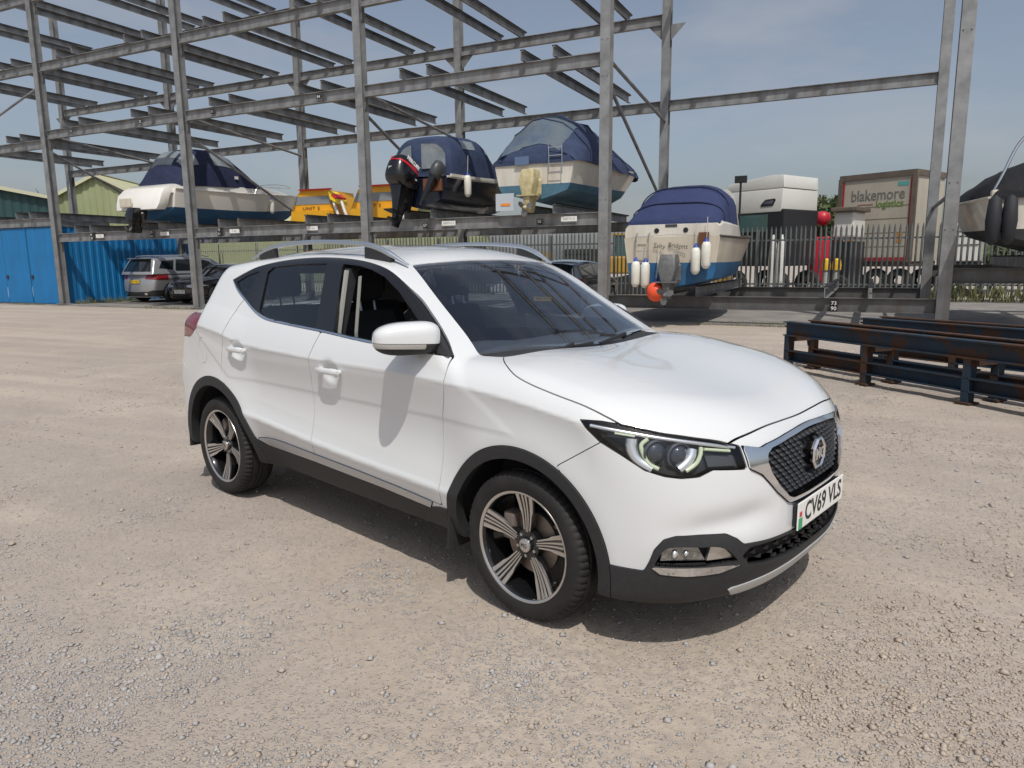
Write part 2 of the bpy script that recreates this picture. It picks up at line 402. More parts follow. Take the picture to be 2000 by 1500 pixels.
def f_body(P):
    x = P[..., 0]; y = np.abs(P[..., 1]); z = P[..., 2]
    fs = (y-side_w(x, z))*.95
    t = np.clip(y/.58, 0, 1); t = t*t*(3-2*t)
    fh = (z-(c_hood(x)-.022*(1-t)-.03*(y/.75)**5))*.97
    ff = (x-(c_xf(z)-.27*(y/.8)**3))*.95
    # the bumper: a shallow hollow between the lamp and the fog light, a kick at the lower lip
    q = np.exp(-((z-.548+.10*np.clip(y-.45, 0, .3))/.050)**2)*np.clip((y-.34)/.16, 0, 1)*np.clip((.82-y)/.15, 0, 1)*.017
    ff = ff+q
    fb = -(x-(c_xb(z)+.20*(y/.8)**2.6))*.95
    Lo = smax(fs, fh, .09); Lo = smax(Lo, ff, .14); Lo = smax(Lo, fb, .10); Lo = smax(Lo, c_bot(x)-z, .03)
    fr = (z-(c_roof(x)-.057*(y/.6)**2.2))*.98
    fw = (z-(1.487-.60*(x-.335+.2*y*y)))*.857
    fg = -(x-(-1.61-.66*(1.40-z)+.42*y*y+2.2*np.maximum(0, 1.06-z)))*.9
    G = smax(fr, fw, .05); G = smax(G, fg, .05); G = smax(G, fs, .050); G = smax(G, -(z-.8), .02)
    return smin(Lo, G, .012)
S2 = math.sqrt(.5)
pSide = lambda P: np.stack([P[:, 0], P[:, 2]], 1)
pTop = lambda P: np.stack([P[:, 0], np.abs(P[:, 1])], 1)
pDiag = lambda P: np.stack([(P[:, 0]-np.abs(P[:, 1]))*S2, P[:, 2]], 1)
pFront = lambda P: np.stack([np.abs(P[:, 1]), P[:, 2]], 1)
def outline(proj, poly):
    poly = np.array(poly, float); lo = poly.min(0)-.06; hi = poly.max(0)+.06
    def fn(P):
        Q = proj(P); d = np.full(len(Q), .05); m = ((Q > lo) & (Q < hi)).all(1)
        if m.any(): d[m] = poly_sdf(Q[m], poly)
        return d
    return fn
dg = lambda pts: [((x-abs(y))*S2, z) for x, y, z in pts]
car = thing('white_car', 'white compact family car with black wheel arch trim parked on the gravel in front', 'car', (-2.2368, 3.7272, 0), -.273288)

P0, F0, N0 = surfnets(f_body, (-2.26, -.01725, .12), (2.3, 1.0, 1.63), .0115)
sh = Shell(P0, F0, N0)
_, sh.polys = sh.cut(sh.polys, sh.arr()[:, 1]-1e-4)
far = lambda P, N: P[:, 1] > .45
# wheel openings and their black surrounds
for wx, key, ro, ri in ((WB, 'F', .435, .382), (-WB, 'R', .452, .392)):
    zc = WR if wx > 0 else WR+.012
    circ = lambda P, r, wx=wx, zc=zc: np.hypot(P[:, 0]-wx, P[:, 2]-zc)-r
    sh.take('archall'+key, lambda P: circ(P, ro), far, gap=.0015)
    sh.take('hole'+key, lambda P: circ(P, ri), None, src='archall'+key)
# windows
DLO = [(.872, 1.082), (.786, 1.144), (.632, 1.246), (.456, 1.356), (.28, 1.442), (.141, 1.480), (-.043, 1.506), (-.29, 1.520), (-.53, 1.518), (-.771, 1.501), (-.955, 1.473), (-1.058, 1.439), (-1.176, 1.392), (-1.093, 1.329), (-.979, 1.269), (-.841, 1.206), (-.693, 1.168), (-.442, 1.149), (-.119, 1.131), (.108, 1.115), (.335, 1.102)]
dlo = cat_rom(DLO, 5, True, sharp=(0, 12))
green = lambda P, N: (P[:, 1] > .42) & (P[:, 2] > .98)
def belt(x): return np.interp(x, [-.9, -.693, -.442, -.119, .108, .335, .872], [1.23, 1.168, 1.149, 1.131, 1.115, 1.102, 1.082])
sh.take('frame', outline(pSide, dlo), green, gap=.001)
GLR = [(-.80, 1.216), (-.845, 1.44), (-.80, 1.470), (-.55, 1.486), (-.275, 1.490), (-.185, 1.148), (-.442, 1.166), (-.66, 1.180), (-.745, 1.192)]
GLF = [(-.125, 1.486), (.03, 1.474), (.14, 1.454), (.26, 1.420), (.40, 1.352), (.53, 1.272), (.665, 1.185), (.685, 1.107), (.335, 1.117), (.108, 1.130), (-.02, 1.138)]
GLQ = [(-1.128, 1.378), (-1.05, 1.416), (-.93, 1.448), (-.975, 1.300), (-1.07, 1.338)]
sh.take('glassR', outline(pSide, GLR), green, src='frame'); sh.take('glassF', outline(pSide, GLF), green, src='frame'); sh.take('glassQ', outline(pSide, GLQ), green, src='frame')
# bright strip along the window base
strip = [(x, belt(x)-.001) for x in np.linspace(-.66, .78, 24)]+[(x, belt(x)+.011) for x in np.linspace(.78, -.66, 24)]
strip += cat_rom([(-.70, 1.183), (-.84, 1.219), (-.98, 1.283), (-1.095, 1.342), (-1.165, 1.389), (-1.178, 1.389), (-1.095, 1.327), (-.98, 1.267), (-.84, 1.204), (-.693, 1.167)], 4)
sh.take('belt_strip', outline(pSide, strip), green, src='frame')
# windscreen, bonnet
WSB = [(.96, .722), (1.06, .698), (1.105, .62), (1.132, .45), (1.14, .3), (1.14, 0)]
ws = cat_rom([(.312, 0), (.305, .2), (.298, .345), (.277, .536)], 5)[:-1]+cat_rom([(.277, .536), (.451, .586), (.587, .619), (.707, .645), (.822, .672), (.96, .722)], 5)[:-1]+cat_rom(WSB, 5, sharp=(0,))+[(1.14, -.05), (.31, -.05)]
sh.take('screen', outline(pTop, ws), lambda P, N: (P[:, 2] > .99) & (P[:, 0] > .2) & (P[:, 1] < .8), gap=.0015)
fw_line = lambda P: (P[:, 2]-(1.487-.60*(P[:, 0]-.335+.2*P[:, 1]**2)))
sh.take('cowl', lambda P: -(P[:, 0]-(1.075-.42*P[:, 1]**2+.14*P[:, 1]**4)), None, src='screen')
HOODGAP = [(1.06, .70), (1.08, .725), (1.14, .776), (1.23, .826), (1.331, .846), (1.458, .850), (1.595, .846), (1.671, .838), (1.713, .830), (1.749, .822)]
hood_o = cat_rom(WSB[:2], 3)[1:-1]*0+[(1.06, .698), (1.105, .62), (1.132, .45), (1.14, .3), (1.14, -.05), ]+cat_rom([(2.079, -.05), (2.079, .0), (2.078, .1), (2.074, .25), (2.062, .42), (2.036, .55)], 6)+cat_rom([(2.036, .552), (1.96, .655), (1.881, .737), (1.81, .788)], 4)+cat_rom(HOODGAP, 4)[::-1]
sh.take('hood', outline(pTop, hood_o), lambda P, N: (P[:, 2] > .80) & (P[:, 0] > .9) & (N[:, 2] > .12), gap=.0026)
# head lamp
LAMP = [(1.607, -.883, .911), (1.68, -.855, .911), (1.75, -.826, .903), (1.881, -.737, .882), (2.034, -.56, .829), (2.062, -.512, .812), (2.090, -.505, .728), (2.021, -.635, .741), (1.993, -.682, .720), (1.95, -.735, .717), (1.906, -.773, .724), (1.846, -.814, .744), (1.773, -.848, .792), (1.687, -.875, .838), (1.632, -.884, .882)]
lampo = dg(LAMP); front = lambda P, N: P[:, 0] > 1.45
sh.take('lamp', outline(pDiag, lampo), front, gap=.002)
# grille: chrome surround and opening (front projection |y|, z)
GO = [(-.05, .818), (.05, .817), (.22, .811), (.38, .800), (.42, .793), (.505, .812), (.498, .728), (.442, .698), (.36, .615), (.29, .562), (.24, .548), (.1, .545), (-.05, .545)]
GI = [(-.05, .800), (.05, .799), (.22, .793), (.36, .782), (.398, .765), (.404, .735), (.39, .695), (.35, .640), (.285, .584), (.25, .572), (.1, .568), (-.05, .568)]
fr2 = lambda P, N: (P[:, 0] > 1.9) & (P[:, 1] < .6)
sh.take('grille_frame', outline(pFront, GO), fr2, gap=.0015)
sh.take('grille_open', outline(pFront, GI), fr2, src='grille_frame')
# lower cladding of the bumper with fog lamp housing and lower intake
CL = [(1.715, -.86, .368), (1.85, -.81, .362), (1.868, -.805, .40), (1.885, -.80, .45), (1.911, -.781, .490), (1.945, -.755, .503), (2.0, -.69, .503), (2.066, -.60, .497), (2.088, -.558, .474), (2.102, -.527, .447), (2.143, -.408, .440), (2.173, -.23, .437), (2.18, 0, .434), (2.25, .2, .434), (2.25, .2, .10), (1.60, -.95, .10), (1.60, -.95, .30)]
sh.take('clad', outline(pDiag, dg([(x, y, z) for x, y, z in CL[:13]])+[(1.75, .434), (1.75, .1), (.35, .1), (.35, .38)]), lambda P, N: (P[:, 0] > 1.55) & (P[:, 2] < .6), gap=.001)
FOG = [(1.883, -.795, .388), (1.90, -.787, .43), (1.918, -.775, .458), (1.95, -.745, .464), (2.045, -.63, .455), (2.068, -.59, .436), (2.088, -.545, .385), (2.05, -.62, .383), (1.98, -.71, .386)]
sh.take('fog', outline(pDiag, dg(FOG)), front, src='clad')
BLADE = [(1.868, -.80, .384), (1.98, -.71, .383), (2.05, -.62, .380), (2.100, -.535, .372), (2.05, -.62, .352), (1.97, -.72, .350), (1.90, -.78, .357)]
sh.take('blade', outline(pDiag, dg(BLADE)), front, src='clad')
INT = [(-.05, .425), (.25, .428), (.41, .432), (.50, .432), (.535, .405), (.49, .355), (.38, .338), (.2, .33), (-.05, .33)]
sh.take('intake', outline(pFront, INT), lambda P, N: P[:, 0] > 1.95, src='clad')
SK = [(-.05, .292), (.25, .290), (.42, .282), (.56, .272), (.52, .235), (.40, .222), (.2, .225), (-.05, .228)]
sh.take('skid', outline(pFront, SK), lambda P, N: (P[:, 0] > 1.9), src='clad')
# sill: black lower edge and the silver strip
SILLT = [(-.95, .448), (-.86, .440), (-.822, .436), (-.739, .414), (-.241, .409), (.378, .387), (.716, .363), (.80, .385), (.95, .40)]
sh.take('sill', outline(pSide, SILLT+[(1.0, .12), (-1.0, .12)]), lambda P, N: (P[:, 1] > .4) & (np.abs(P[:, 0]) < .97), gap=.001)
STRIP = [(-.842, .447), (-.76, .462), (-.66, .473), (-.542, .474), (-.205, .460), (.149, .445), (.518, .423), (.758, .402), (.728, .364), (.378, .388), (-.241, .410), (-.739, .415)]
sh.take('door_strip', outline(pSide, STRIP), far, gap=.001)
# doors, flap, tail lamp, bumper joint, roof
FD = [(.876, 1.078), (.887, 1.011), (.876, .927), (.838, .800), (.830, .725), (.828, .55), (.826, .40)]
SP = [(-.124, 1.128), (-.165, 1.0), (-.19, .88), (-.203, .775), (-.203, .60), (-.203, .40)]
RD = [(-.99, 1.275), (-1.03, 1.22), (-1.083, 1.101), (-1.125, .985), (-1.155, .87), (-1.16, .79), (-1.08, .72), (-.98, .64), (-.90, .56), (-.86, .46), (-.84, .43)]
doorF = cat_rom(FD, 4)+cat_rom(SP, 4)[::-1]+[(.1, 1.2), (.6, 1.2)]
doorR = cat_rom(SP, 4)+[(-.84, .40)]+cat_rom(RD, 4)[::-1]+[(-.5, 1.25)]
dpred = lambda P, N: (P[:, 1] > .6) & (P[:, 2] < 1.3)
sh.take('door_front', outline(pSide, doorF), dpred, gap=.0030); sh.take('door_rear', outline(pSide, doorR), dpred, gap=.0024)
flap = [(-1.40+.058*math.cos(a)*(1-.1*math.sin(a)), .945+.082*math.sin(a)) for a in np.linspace(0, 2*math.pi, 28, endpoint=False)]
sh.take('flap', outline(pSide, flap), dpred, gap=.0015)
TL = [(-1.445, 1.180), (-1.455, 1.11), (-1.53, 1.05), (-1.60, 1.02), (-2.2, 1.0), (-2.2, 1.165), (-1.65, 1.168), (-1.53, 1.182)]
sh.take('tail', outline(pSide, TL), lambda P, N: (P[:, 0] < -1.3) & (P[:, 1] > .3), gap=.002)
sh.take('bumper', outline(pSide, [(1.70, .842), (1.50, .715), (1.60, .60), (1.70, .36), (1.6, .1), (2.4, .1), (2.4, .95), (2.02, .95), (1.9, .88)]), lambda P, N: (P[:, 0] > 1.4) & (P[:, 2] < .93), gap=.0018)
sh.take('rear_bumper', outline(pSide, [(-1.62, .30), (-1.74, .52), (-1.70, .80), (-1.78, .86), (-2.3, .80), (-2.3, .1), (-1.6, .1)]), lambda P, N: P[:, 0] < -1.4, gap=.0018)
sh.take('tailgate_glass', outline(lambda P: np.stack([P[:, 2], np.abs(P[:, 1])], 1), [(1.17, -.1), (1.17, .62), (1.30, .58), (1.43, .50), (1.43, -.1)]), lambda P, N: (P[:, 0] < -1.3) & (N[:, 0] < -.35))
sh.take('roof', outline(pTop, [(.305, -.05), (.29, .40), (.272, .535), (.14, .55), (-.4, .565), (-1.2, .565), (-1.75, .52), (-1.84, -.05)]), lambda P, N: (P[:, 2] > 1.35) & (P[:, 1] < .62) & (N[:, 2] > .4), gap=.0012)
sh.take('front_wing', lambda P: -(P[:, 0]-.84), lambda P, N: P[:, 2] < 1.12)
sh.parts['quarter'] = sh.polys

R, Lf, B2 = (-1,), (1,), (1, -1)
roof_o = sh.obj('roof', 'roof', white_paint, car, sides=B2, flange=.012)
body_o = sh.obj('body_side', 'quarter', white_paint, car, sides=B2, flange=.014)
sh.obj('headliner', sh.parts['roof']+sh.parts['quarter'], interior_trim, car, sides=B2, offset=-.03, flip=True)
hood_ob = sh.obj('bonnet', 'hood', white_paint, car, sides=B2, flange=.018)
bump_o = sh.obj('front_bumper', 'bumper', white_paint, car, sides=B2, flange=.02)
sh.obj('rear_bumper', 'rear_bumper', white_paint, car, sides=B2, flange=.02)
sh.obj('rear_window', 'tailgate_glass', side_glass, car, sides=B2)
screen_o = sh.obj('windscreen', 'screen', windscreen_glass, car, sides=B2, offset=-.003)
sh.obj('cowl', 'cowl', black_plastic, car, sides=B2, offset=-.012, flange=.02)
DOORS = {}
for s, nm in ((R, 'right'), (Lf, 'left')):
    wing = sh.obj('front_wing', 'front_wing', white_paint, car, sides=s, flange=.018)
    for key in 'FR':
        a = sh.obj('wheel_arch_trim', 'archall'+key, black_plastic, car, sides=s, offset=.007, flange=.055)
    sh.obj('sill_trim', 'sill', black_plastic, car, sides=s, offset=.008, flange=.03)
    sh.obj('sill_strip', 'door_strip', satin_silver, car, sides=s, offset=.007, flange=.02)
    df = sh.obj('front_door', 'door_front', white_paint, car, sides=s, flange=.02); dr = sh.obj('rear_door', 'door_rear', white_paint, car, sides=s, flange=.02)
    DOORS[nm] = (df, dr)
    sh.obj('window_frame', 'frame', gloss_black, car, sides=s, offset=-.002, flange=.022)
    sh.obj('window_strip', 'belt_strip', chrome, car, sides=s, offset=.002, flange=.008)
    sh.obj('window', 'glassR', side_glass, dr, sides=s, offset=-.010); sh.obj('window', 'glassQ', side_glass, dr, sides=s, offset=-.008)
    if nm == 'left': sh.obj('window', 'glassF', side_glass, df, sides=s, offset=-.010)
    sh.obj('tail_lamp', 'tail', red_lens, car, sides=s, flange=.02)
sh.obj('fuel_flap', 'flap', white_paint, car, sides=R, flange=.012)
sh.obj('fuel_flap_surround', 'flap', white_paint, car, sides=Lf, flange=.012)
clad_o = sh.obj('bumper_trim', 'clad', black_plastic, car, sides=B2, offset=.006, flange=.03)
sh.obj('skid_plate', 'skid', skid_silver, car, sides=B2, offset=.011, flange=.012)

# ---- inner structure: floor, wheel wells and cabin tub, all dark
def f_liner(P):
    x = P[..., 0]; y = np.abs(P[..., 1]); z = P[..., 2]
    f = f_body(P)+.045
    for wx in (WB, -WB): f = np.maximum(f, np.minimum(.41-np.hypot(x-wx, z-WR-.02), y-.56))
    cab = np.maximum.reduce([np.abs(x+.33)-1.17, y-.74, .42-z]); f = np.maximum(f, -cab)
    f = np.maximum(f, z-(1.04-.06*np.clip(-x, 0, 1)))
    return f
Pl, Fl, Nl = surfnets(f_liner, (-2.2, -.95, .15), (2.22, .95, 1.12), .045)
link(bpy.data.objects.new('underbody', mesh_from('underbody', Pl, Fl, interior_dark, smooth=40)), car)

# ---- dashboard, steering wheel, seats
b = MB(); b.loft([[(x+dx, y, z+dz) for dx, dz in ((.42, -.30), (.42, .10), (.18, .165), (-.03, .15), (-.10, .08), (-.09, -.02), (-.02, -.10), (.04, -.30))] for y, x, z in [(yy, .50-.10*(yy/.7)**2, .90+(.02 if -.62 < yy < -.15 else 0)) for yy in np.linspace(-.72, .72, 15)]], True, True).build('dashboard', mat('dash_plastic', (.105, .11, .118), .7, bump=(300, .3, .001)), car, 50)
b = MB(); cw = Vector((.30, -.37, 1.0)); s_, u_, d_ = frame((.86, 0, .42))
b.tube([cw+s_*(.185*math.cos(t))+u_*(.185*math.sin(t)) for t in np.linspace(0, 2*math.pi, 28, endpoint=False)], .016, 8, closed=True)
for a in (0, math.pi, -math.pi/2): b.sweep([cw, cw+s_*(.18*math.cos(a))+u_*(.18*math.sin(a))], [(-.02, -.01), (.02, -.01), (.02, .01), (-.02, .01)])
b.lathe([(.0, .03), (.06, .025), (.075, 0), (.05, -.03)], 14, Matrix.Translation(cw) @ Matrix((s_.to_4d(), u_.to_4d(), d_.to_4d(), (0, 0, 0, 1))).transposed().to_3x3().to_4x4()).build('steering_wheel', interior_dark, car, 50)
def seat(x, y, w):
    st = bpy.data.objects.new('seat', MB().loft([[(x+a, y+b_*w, z) for a, z in ((.24, .50), (.26, .62), (.20, .66), (-.20, .62), (-.27, .60), (-.27, .50))] for b_ in (-.5, -.42, 0, .42, .5)], True, True).mesh('seat', seat_cloth, 50)); link(st, car)
    secs = []
    for t in np.linspace(0, 1, 9):
        cx = x-.22-.20*t; cz = .58+.62*t; wd = w*.5*(1-.22*max(0, t-.35)/.65); dp = .075*(1-.35*t)
        secs.append([(cx+dp*math.cos(a)*(.6+.4*abs(math.sin(a))), y+wd*math.sin(a)*(1 if abs(math.sin(a)) < .98 else .98), cz+dp*.3*math.cos(a)) for a in np.linspace(0, 2*math.pi, 16, endpoint=False)])
    bk = MB().loft(secs).build('backrest', seat_cloth, st, 60)
    hp = MB()
    for q in (-.05, .05): hp.tube([(x-.40, y+q, 1.17), (x-.425, y+q, 1.30)], .007, 6)
    hp.build('headrest_post', satin_silver, st, 40)
    secs = [[(x-.43+.05*math.cos(a)*k, y+.125*k*math.sin(a), 1.27+.17*t) for a in np.linspace(0, 2*math.pi, 16, endpoint=False)] for t, k in ((0, .75), (.08, .95), (.4, 1), (.8, .97), (1, .72))]
    MB().loft(secs).build('headrest', seat_cloth, st, 60)
seat(.08, -.37, .50); seat(.08, .37, .50); seat(-.82, -.36, .62); seat(-.82, .36, .62)
# B pillar trim seen through the open window, with its belt
b = MB(); b.sweep([(-.075, -.690, 1.45), (-.035, -.785, 1.14), (-.035, -.80, .95)], [(-.010, -.008), (.010, -.008), (.010, .008), (-.010, .008)], up=(0, 1, 0)).build('pillar_trim', interior_trim, car, 30)
b = MB(); b.sweep([(.0, -.66, 1.42), (.045, -.735, 1.13), (.045, -.74, .9)], [(-.012, -.002), (.012, -.002), (.012, .002), (-.012, .002)], up=(0, 1, 0)).build('seat_belt', mat('belt_web', (.26, .26, .24), .8), car)
MB().loft([[(-.17+.13*(1.48-z)*.55+dx, -.66-(1.48-z)*.36+dy, z) for dx, dy in ((-.06, 0), (.10, 0), (.10, .05), (-.06, .05))] for z in (1.46, 1.25, 1.06)]).build('pillar_panel', interior_dark, car)
b = MB(); b.loft([[(.20, -.16, 1.40+dz), (.20+.02, .16, 1.40+dz)] + [(.20+.05, .16, 1.40+dz), (.20+.03, -.16, 1.40+dz)] for dz in (-.04, .04)]).build('rear_view_mirror', interior_dark, car)

# ---- roof rails
RAIL = [(-1.22, .598, 1.523), (-1.10, .606, 1.553), (-1.0, .611, 1.576), (-.826, .617, 1.598), (-.536, .62, 1.608), (-.254, .62, 1.602), (0, .615, 1.584), (.12, .607, 1.556), (.21, .597, 1.518), (.295, .583, 1.476)]
for s in (-1, 1):
    path = cat_rom([(x, s*(y-.005), z) for x, y, z in RAIL], 5); n = len(path)
    prof = [(.014, -.011), (.017, -.002), (.015, .008), (.007, .013), (-.007, .013), (-.015, .008), (-.017, -.002), (-.014, -.011)]
    sc = [min(1, .35+.65*min(i, n-1-i)/7) for i in range(n)]
    rl = MB().sweep(path, prof, scale=sc).build('roof_rail', rail_silver, car, 50)
    for xa, xb in ((-1.10, -.88), (-.02, .20)):
        pts = [p for p in path if xa <= p[0] <= xb]; q = MB()
        secs = [[(p[0], p[1]-.014, p[2]-.012), (p[0], p[1]+.014, p[2]-.012), (p[0], p[1]+.016, 1.575-.05-.03*abs(p[0]+.5)*.0-.045*max(0, p[0]+.1)*2.0-.02), (p[0], p[1]-.016, 1.52-.09*max(0, p[0]+.1))] for p in pts]
        q.loft(secs).build('rail_foot', black_plastic, rl, 40)

# ---- door mirrors
def mirror(s):
    fold = .0 if s < 0 else 1.
    ctr = np.array([.685-.17*fold, .93-.075*fold, 1.158-.012*fold]); an = .5236+1.0*fold; ax_ = np.array([-math.sin(an), math.cos(an), 0.]); dp = np.array([math.cos(an), math.sin(an), 0.])
    def fm(P):
        q = P-ctr; a = q@ax_; d = q@dp; h = q[..., 2]-.10*(-a)*.25
        a2 = a/(.150*(1+.10*(h > 0)*0)); k = 1-.22*np.clip(a/.15, 0, 1)**2
        return ((np.abs(a2)**4+(np.abs(d)/.080)**2.6+(np.abs(h)/(.074*k))**3.2)**(1/3.0)-1)*.06
    P, F, N = surfnets(fm, (.30, .68, 1.03), (.95, 1.16, 1.28), .008)
    ms = Shell(P, F, N); cutz = lambda P: -(P[:, 2]-(1.138+.05*(P[:, 1]-.93)))
    ms.take('cap', cutz, None, gap=.001)
    ms.take('lamp', lambda P: np.maximum.reduce([1.116+.05*(P[:, 1]-.93)-P[:, 2], P[:, 2]-1.160, .905-P[:, 1], -(P[:, 0]-(.62-.5*(P[:, 1]-.93)))]), None)
    cap = ms.obj('door_mirror', 'cap', white_paint, car, sides=(s,), flange=.006)
    ms.obj('mirror_lower', ms.polys, black_plastic, cap, sides=(s,))
    ms.obj('indicator_lamp', 'lamp', mat('indicator_clear', (.50, .51, .50), .14, metal=.5, coat=1.), cap, sides=(s,), offset=.002, flange=.004)
    MB().loft([[(x, s*y, z) for x, y, z in q] for q in ([(.66, .86, 1.14), (.76, .86, 1.14), (.76, .86, 1.10), (.66, .86, 1.10)], [(.70, .80, 1.13), (.83, .80, 1.10), (.83, .80, 1.065), (.68, .80, 1.08)])]).build('mirror_arm', black_plastic, cap, 40, bevel=.006)
    tri = [(.868, 1.084), (.79, 1.138), (.665, 1.215), (.67, 1.10)]
    MB().loft([[(x, s*(float(side_w(np.array(x), np.array(z)))*1.0-o-.012*(z-1.08)/.1), z) for x, z in tri] for o in (.004, .03)]).build('mirror_base', black_plastic, cap, 30)
mirror(-1); mirror(1)

# ---- door handles
for s, nm in ((-1, 'right'), (1, 'left')):
    for k, (hx, hz) in enumerate(HANDLES):
        L2 = .108; secs = []
        for t in np.linspace(-1, 1, 13):
            e = (1-abs(t)**3.5)**.5 if abs(t) < 1 else .05
            yy = float(side_w(np.array(hx-.0), np.array(hz+.07)))+.008+.022*(1-abs(t)**4); hh = .017*max(e, .25)*(1+.15*(t > .4)); dd = .010*max(e, .3)
            secs.append([(hx+t*L2, s*(yy+dd*math.cos(a)), hz+.012*t*.1+hh*math.sin(a)) for a in np.linspace(0, 2*math.pi, 12, endpoint=False)])
        secs = secs
        h = MB().loft(secs).build('handle', white_paint, DOORS[nm][k], 60)
        pl = MB(); yy = float(side_w(np.array(hx), np.array(hz+.07)))
        for t in (-1, 1): MB().box((hx+t*.085, s*(yy+.004), hz), (.03, .045, .022)).build('handle_mount', white_paint, DOORS[nm][k], 40, bevel=.004)

# ---- head lamps
def surf_pts(pts, part, off):
    idx = sorted({i for f in sh.parts[part] for i in f}); A = np.array([sh.P[i] for i in idx]); Nn = np.array([sh.N[i] for i in idx]); out = []
    for x, y, z in pts:
        k = int(np.argmin(((A-np.array([x, abs(y), z]))**2).sum(1))); out.append(np.array([x, abs(y), z])+Nn[k]*off)
    return out
lamp_chrome = mat('lamp_chrome', (.85, .87, .90), .28, .85)
lamp_grey = mat('lamp_grey', (.06, .062, .068), .35)
for s in (-1, 1):
    fl = lambda P: [(p[0], s*p[1], p[2]) for p in P]
    lens = sh.obj('head_lamp', 'lamp', clear_lens, car, sides=(s,), offset=.001)
    sh.obj('lamp_housing', 'lamp', mat('lamp_black', (.018, .019, .022), .25), lens, sides=(s,), offset=-.048, flange=-.046)
    for ctr, r in (((1.871, -.783, .810), .043), ((1.937, -.723, .802), .041)):
        c0 = Vector(fl(surf_pts([ctr], 'lamp', -.042))[0]); ax0 = Vector((.86, s*.5, .02)); s_, u_, d_ = frame(ax0)
        M_ = Matrix.Translation(c0) @ Matrix((s_, u_, d_)).transposed().to_4x4()
        MB().lathe([(r*1.18, -.01), (r*1.22, .016), (r*1.06, .020), (r, .008)], 24, M_).build('lamp_bezel', mat('bezel_dark', (.10, .105, .115), .2, .6), lens, 40)
        MB().lathe([(r, .004), (r*.93, .014), (r*.7, .024), (r*.4, .030), (.0001, .032)], 24, M_).build('projector', mat('projector_glass', (.025, .03, .04), .03, coat=1.), lens, 60)
    for nm, pts, w, m_, off in (('light_guide', [(1.842, -.788, .861), (1.826, -.810, .835), (1.836, -.812, .799), (1.857, -.804, .766), (1.886, -.786, .749)], .0085, drl_mat, -.018), ('light_guide', [(1.985, -.648, .826), (1.989, -.662, .794), (1.983, -.681, .766), (1.962, -.716, .741)], .0085, drl_mat, -.018),
                            ('lamp_reflector', [(1.795, -.826, .860), (1.797, -.834, .815), (1.820, -.827, .776), (1.866, -.802, .746)], .024, lamp_chrome, -.032), ('lamp_reflector', [(1.968, -.675, .822), (1.970, -.688, .793), (1.961, -.709, .767), (1.945, -.734, .746)], .021, lamp_chrome, -.032),
                            ('lamp_reflector', [(1.645, -.878, .897), (1.734, -.845, .887), (1.86, -.769, .866), (1.966, -.664, .842), (2.056, -.525, .812)], .0075, lamp_chrome, -.014), ('light_guide', [(1.737, -.851, .874), (1.802, -.816, .866)], .004, drl_mat, -.010), ('light_guide', [(1.995, -.645, .818), (2.050, -.548, .801)], .006, drl_mat, -.016)):
        MB().tube(cat_rom(fl(surf_pts(pts, 'lamp', off)), 5), w, 8).build(nm, m_, lens, 60)
    q = surf_pts([(2.005, -.645, .795), (2.062, -.53, .785), (2.078, -.525, .742), (2.022, -.645, .752)], 'lamp', -.03); q2 = surf_pts([(2.005, -.645, .795), (2.062, -.53, .785), (2.078, -.525, .742), (2.022, -.645, .752)], 'lamp', -.042)
    MB().loft([fl(q), fl(q2)]).build('lamp_reflector', lamp_grey, lens, 30)
# ---- grille
gf = sh.obj('grille_frame', 'grille_frame', chrome, car, sides=B2, offset=.009, flange=.03)
sh.obj('grille_backing', 'grille_open', interior_dark, gf, sides=B2, offset=-.05)
xs_ = lambda y, z: float(c_xf(np.array(z))-.27*(abs(y)/.8)**3)
gi = np.array(GI); b = MB(); row = 0; z = .575
while z < .80:
    y = -.42+(.022 if row % 2 else 0)
    while y < .43:
        if poly_sdf(np.array([[abs(y), z]]), gi)[0] < -.008 and not (abs(y) < .075 and abs(z-.70) < .075):
            x = xs_(y, z)-.012; w = .0185; h = .0072
            b.add([(x-.02, y-w, z-h), (x-.02, y+w, z-h), (x-.02, y+w, z+h*1.2), (x-.02, y-w, z+h*1.2), (x, y-w*.72, z-h*.9), (x, y+w*.72, z-h*.9), (x-.006, y+w*.6, z+h*.35), (x-.006, y-w*.6, z+h*.35)], [(4, 5, 6, 7), (0, 1, 5, 4), (1, 2, 6, 5), (2, 3, 7, 6), (3, 0, 4, 7)])
        y += .044
    z += .0185; row += 1
b.build('grille_mesh', mat('grille_black', (.02, .021, .024), .38), gf, fix=False)
b = MB(); zz = .70
b.lathe([(.0001, -.035), (.052, -.035), (.056, .0), (.0001, 0)], 8, axes((2.168, 0, zz), (0, 1, 0), (0, 0, 1)) @ Matrix.Rotation(math.pi/8, 4, 'Z')).build('badge_base', gloss_black, gf)
MO = axes((2.172, 0, zz), (0, 1, 0), (0, 0, 1)) @ Matrix.Rotation(math.pi/8, 4, 'Z')
badge = MB().lathe([(.060, -.01), (.067, -.008), (.069, .002), (.062, .010), (.055, .004), (.056, -.01)], 8, MO, closed=True).build('badge', chrome, gf, 30)
text_mesh('badge_letters', 'MG', .062, chrome, gf, axes((2.178, 0, zz-.001), (0, 1, 0), (0, 0, 1)), .004, .086, .002)
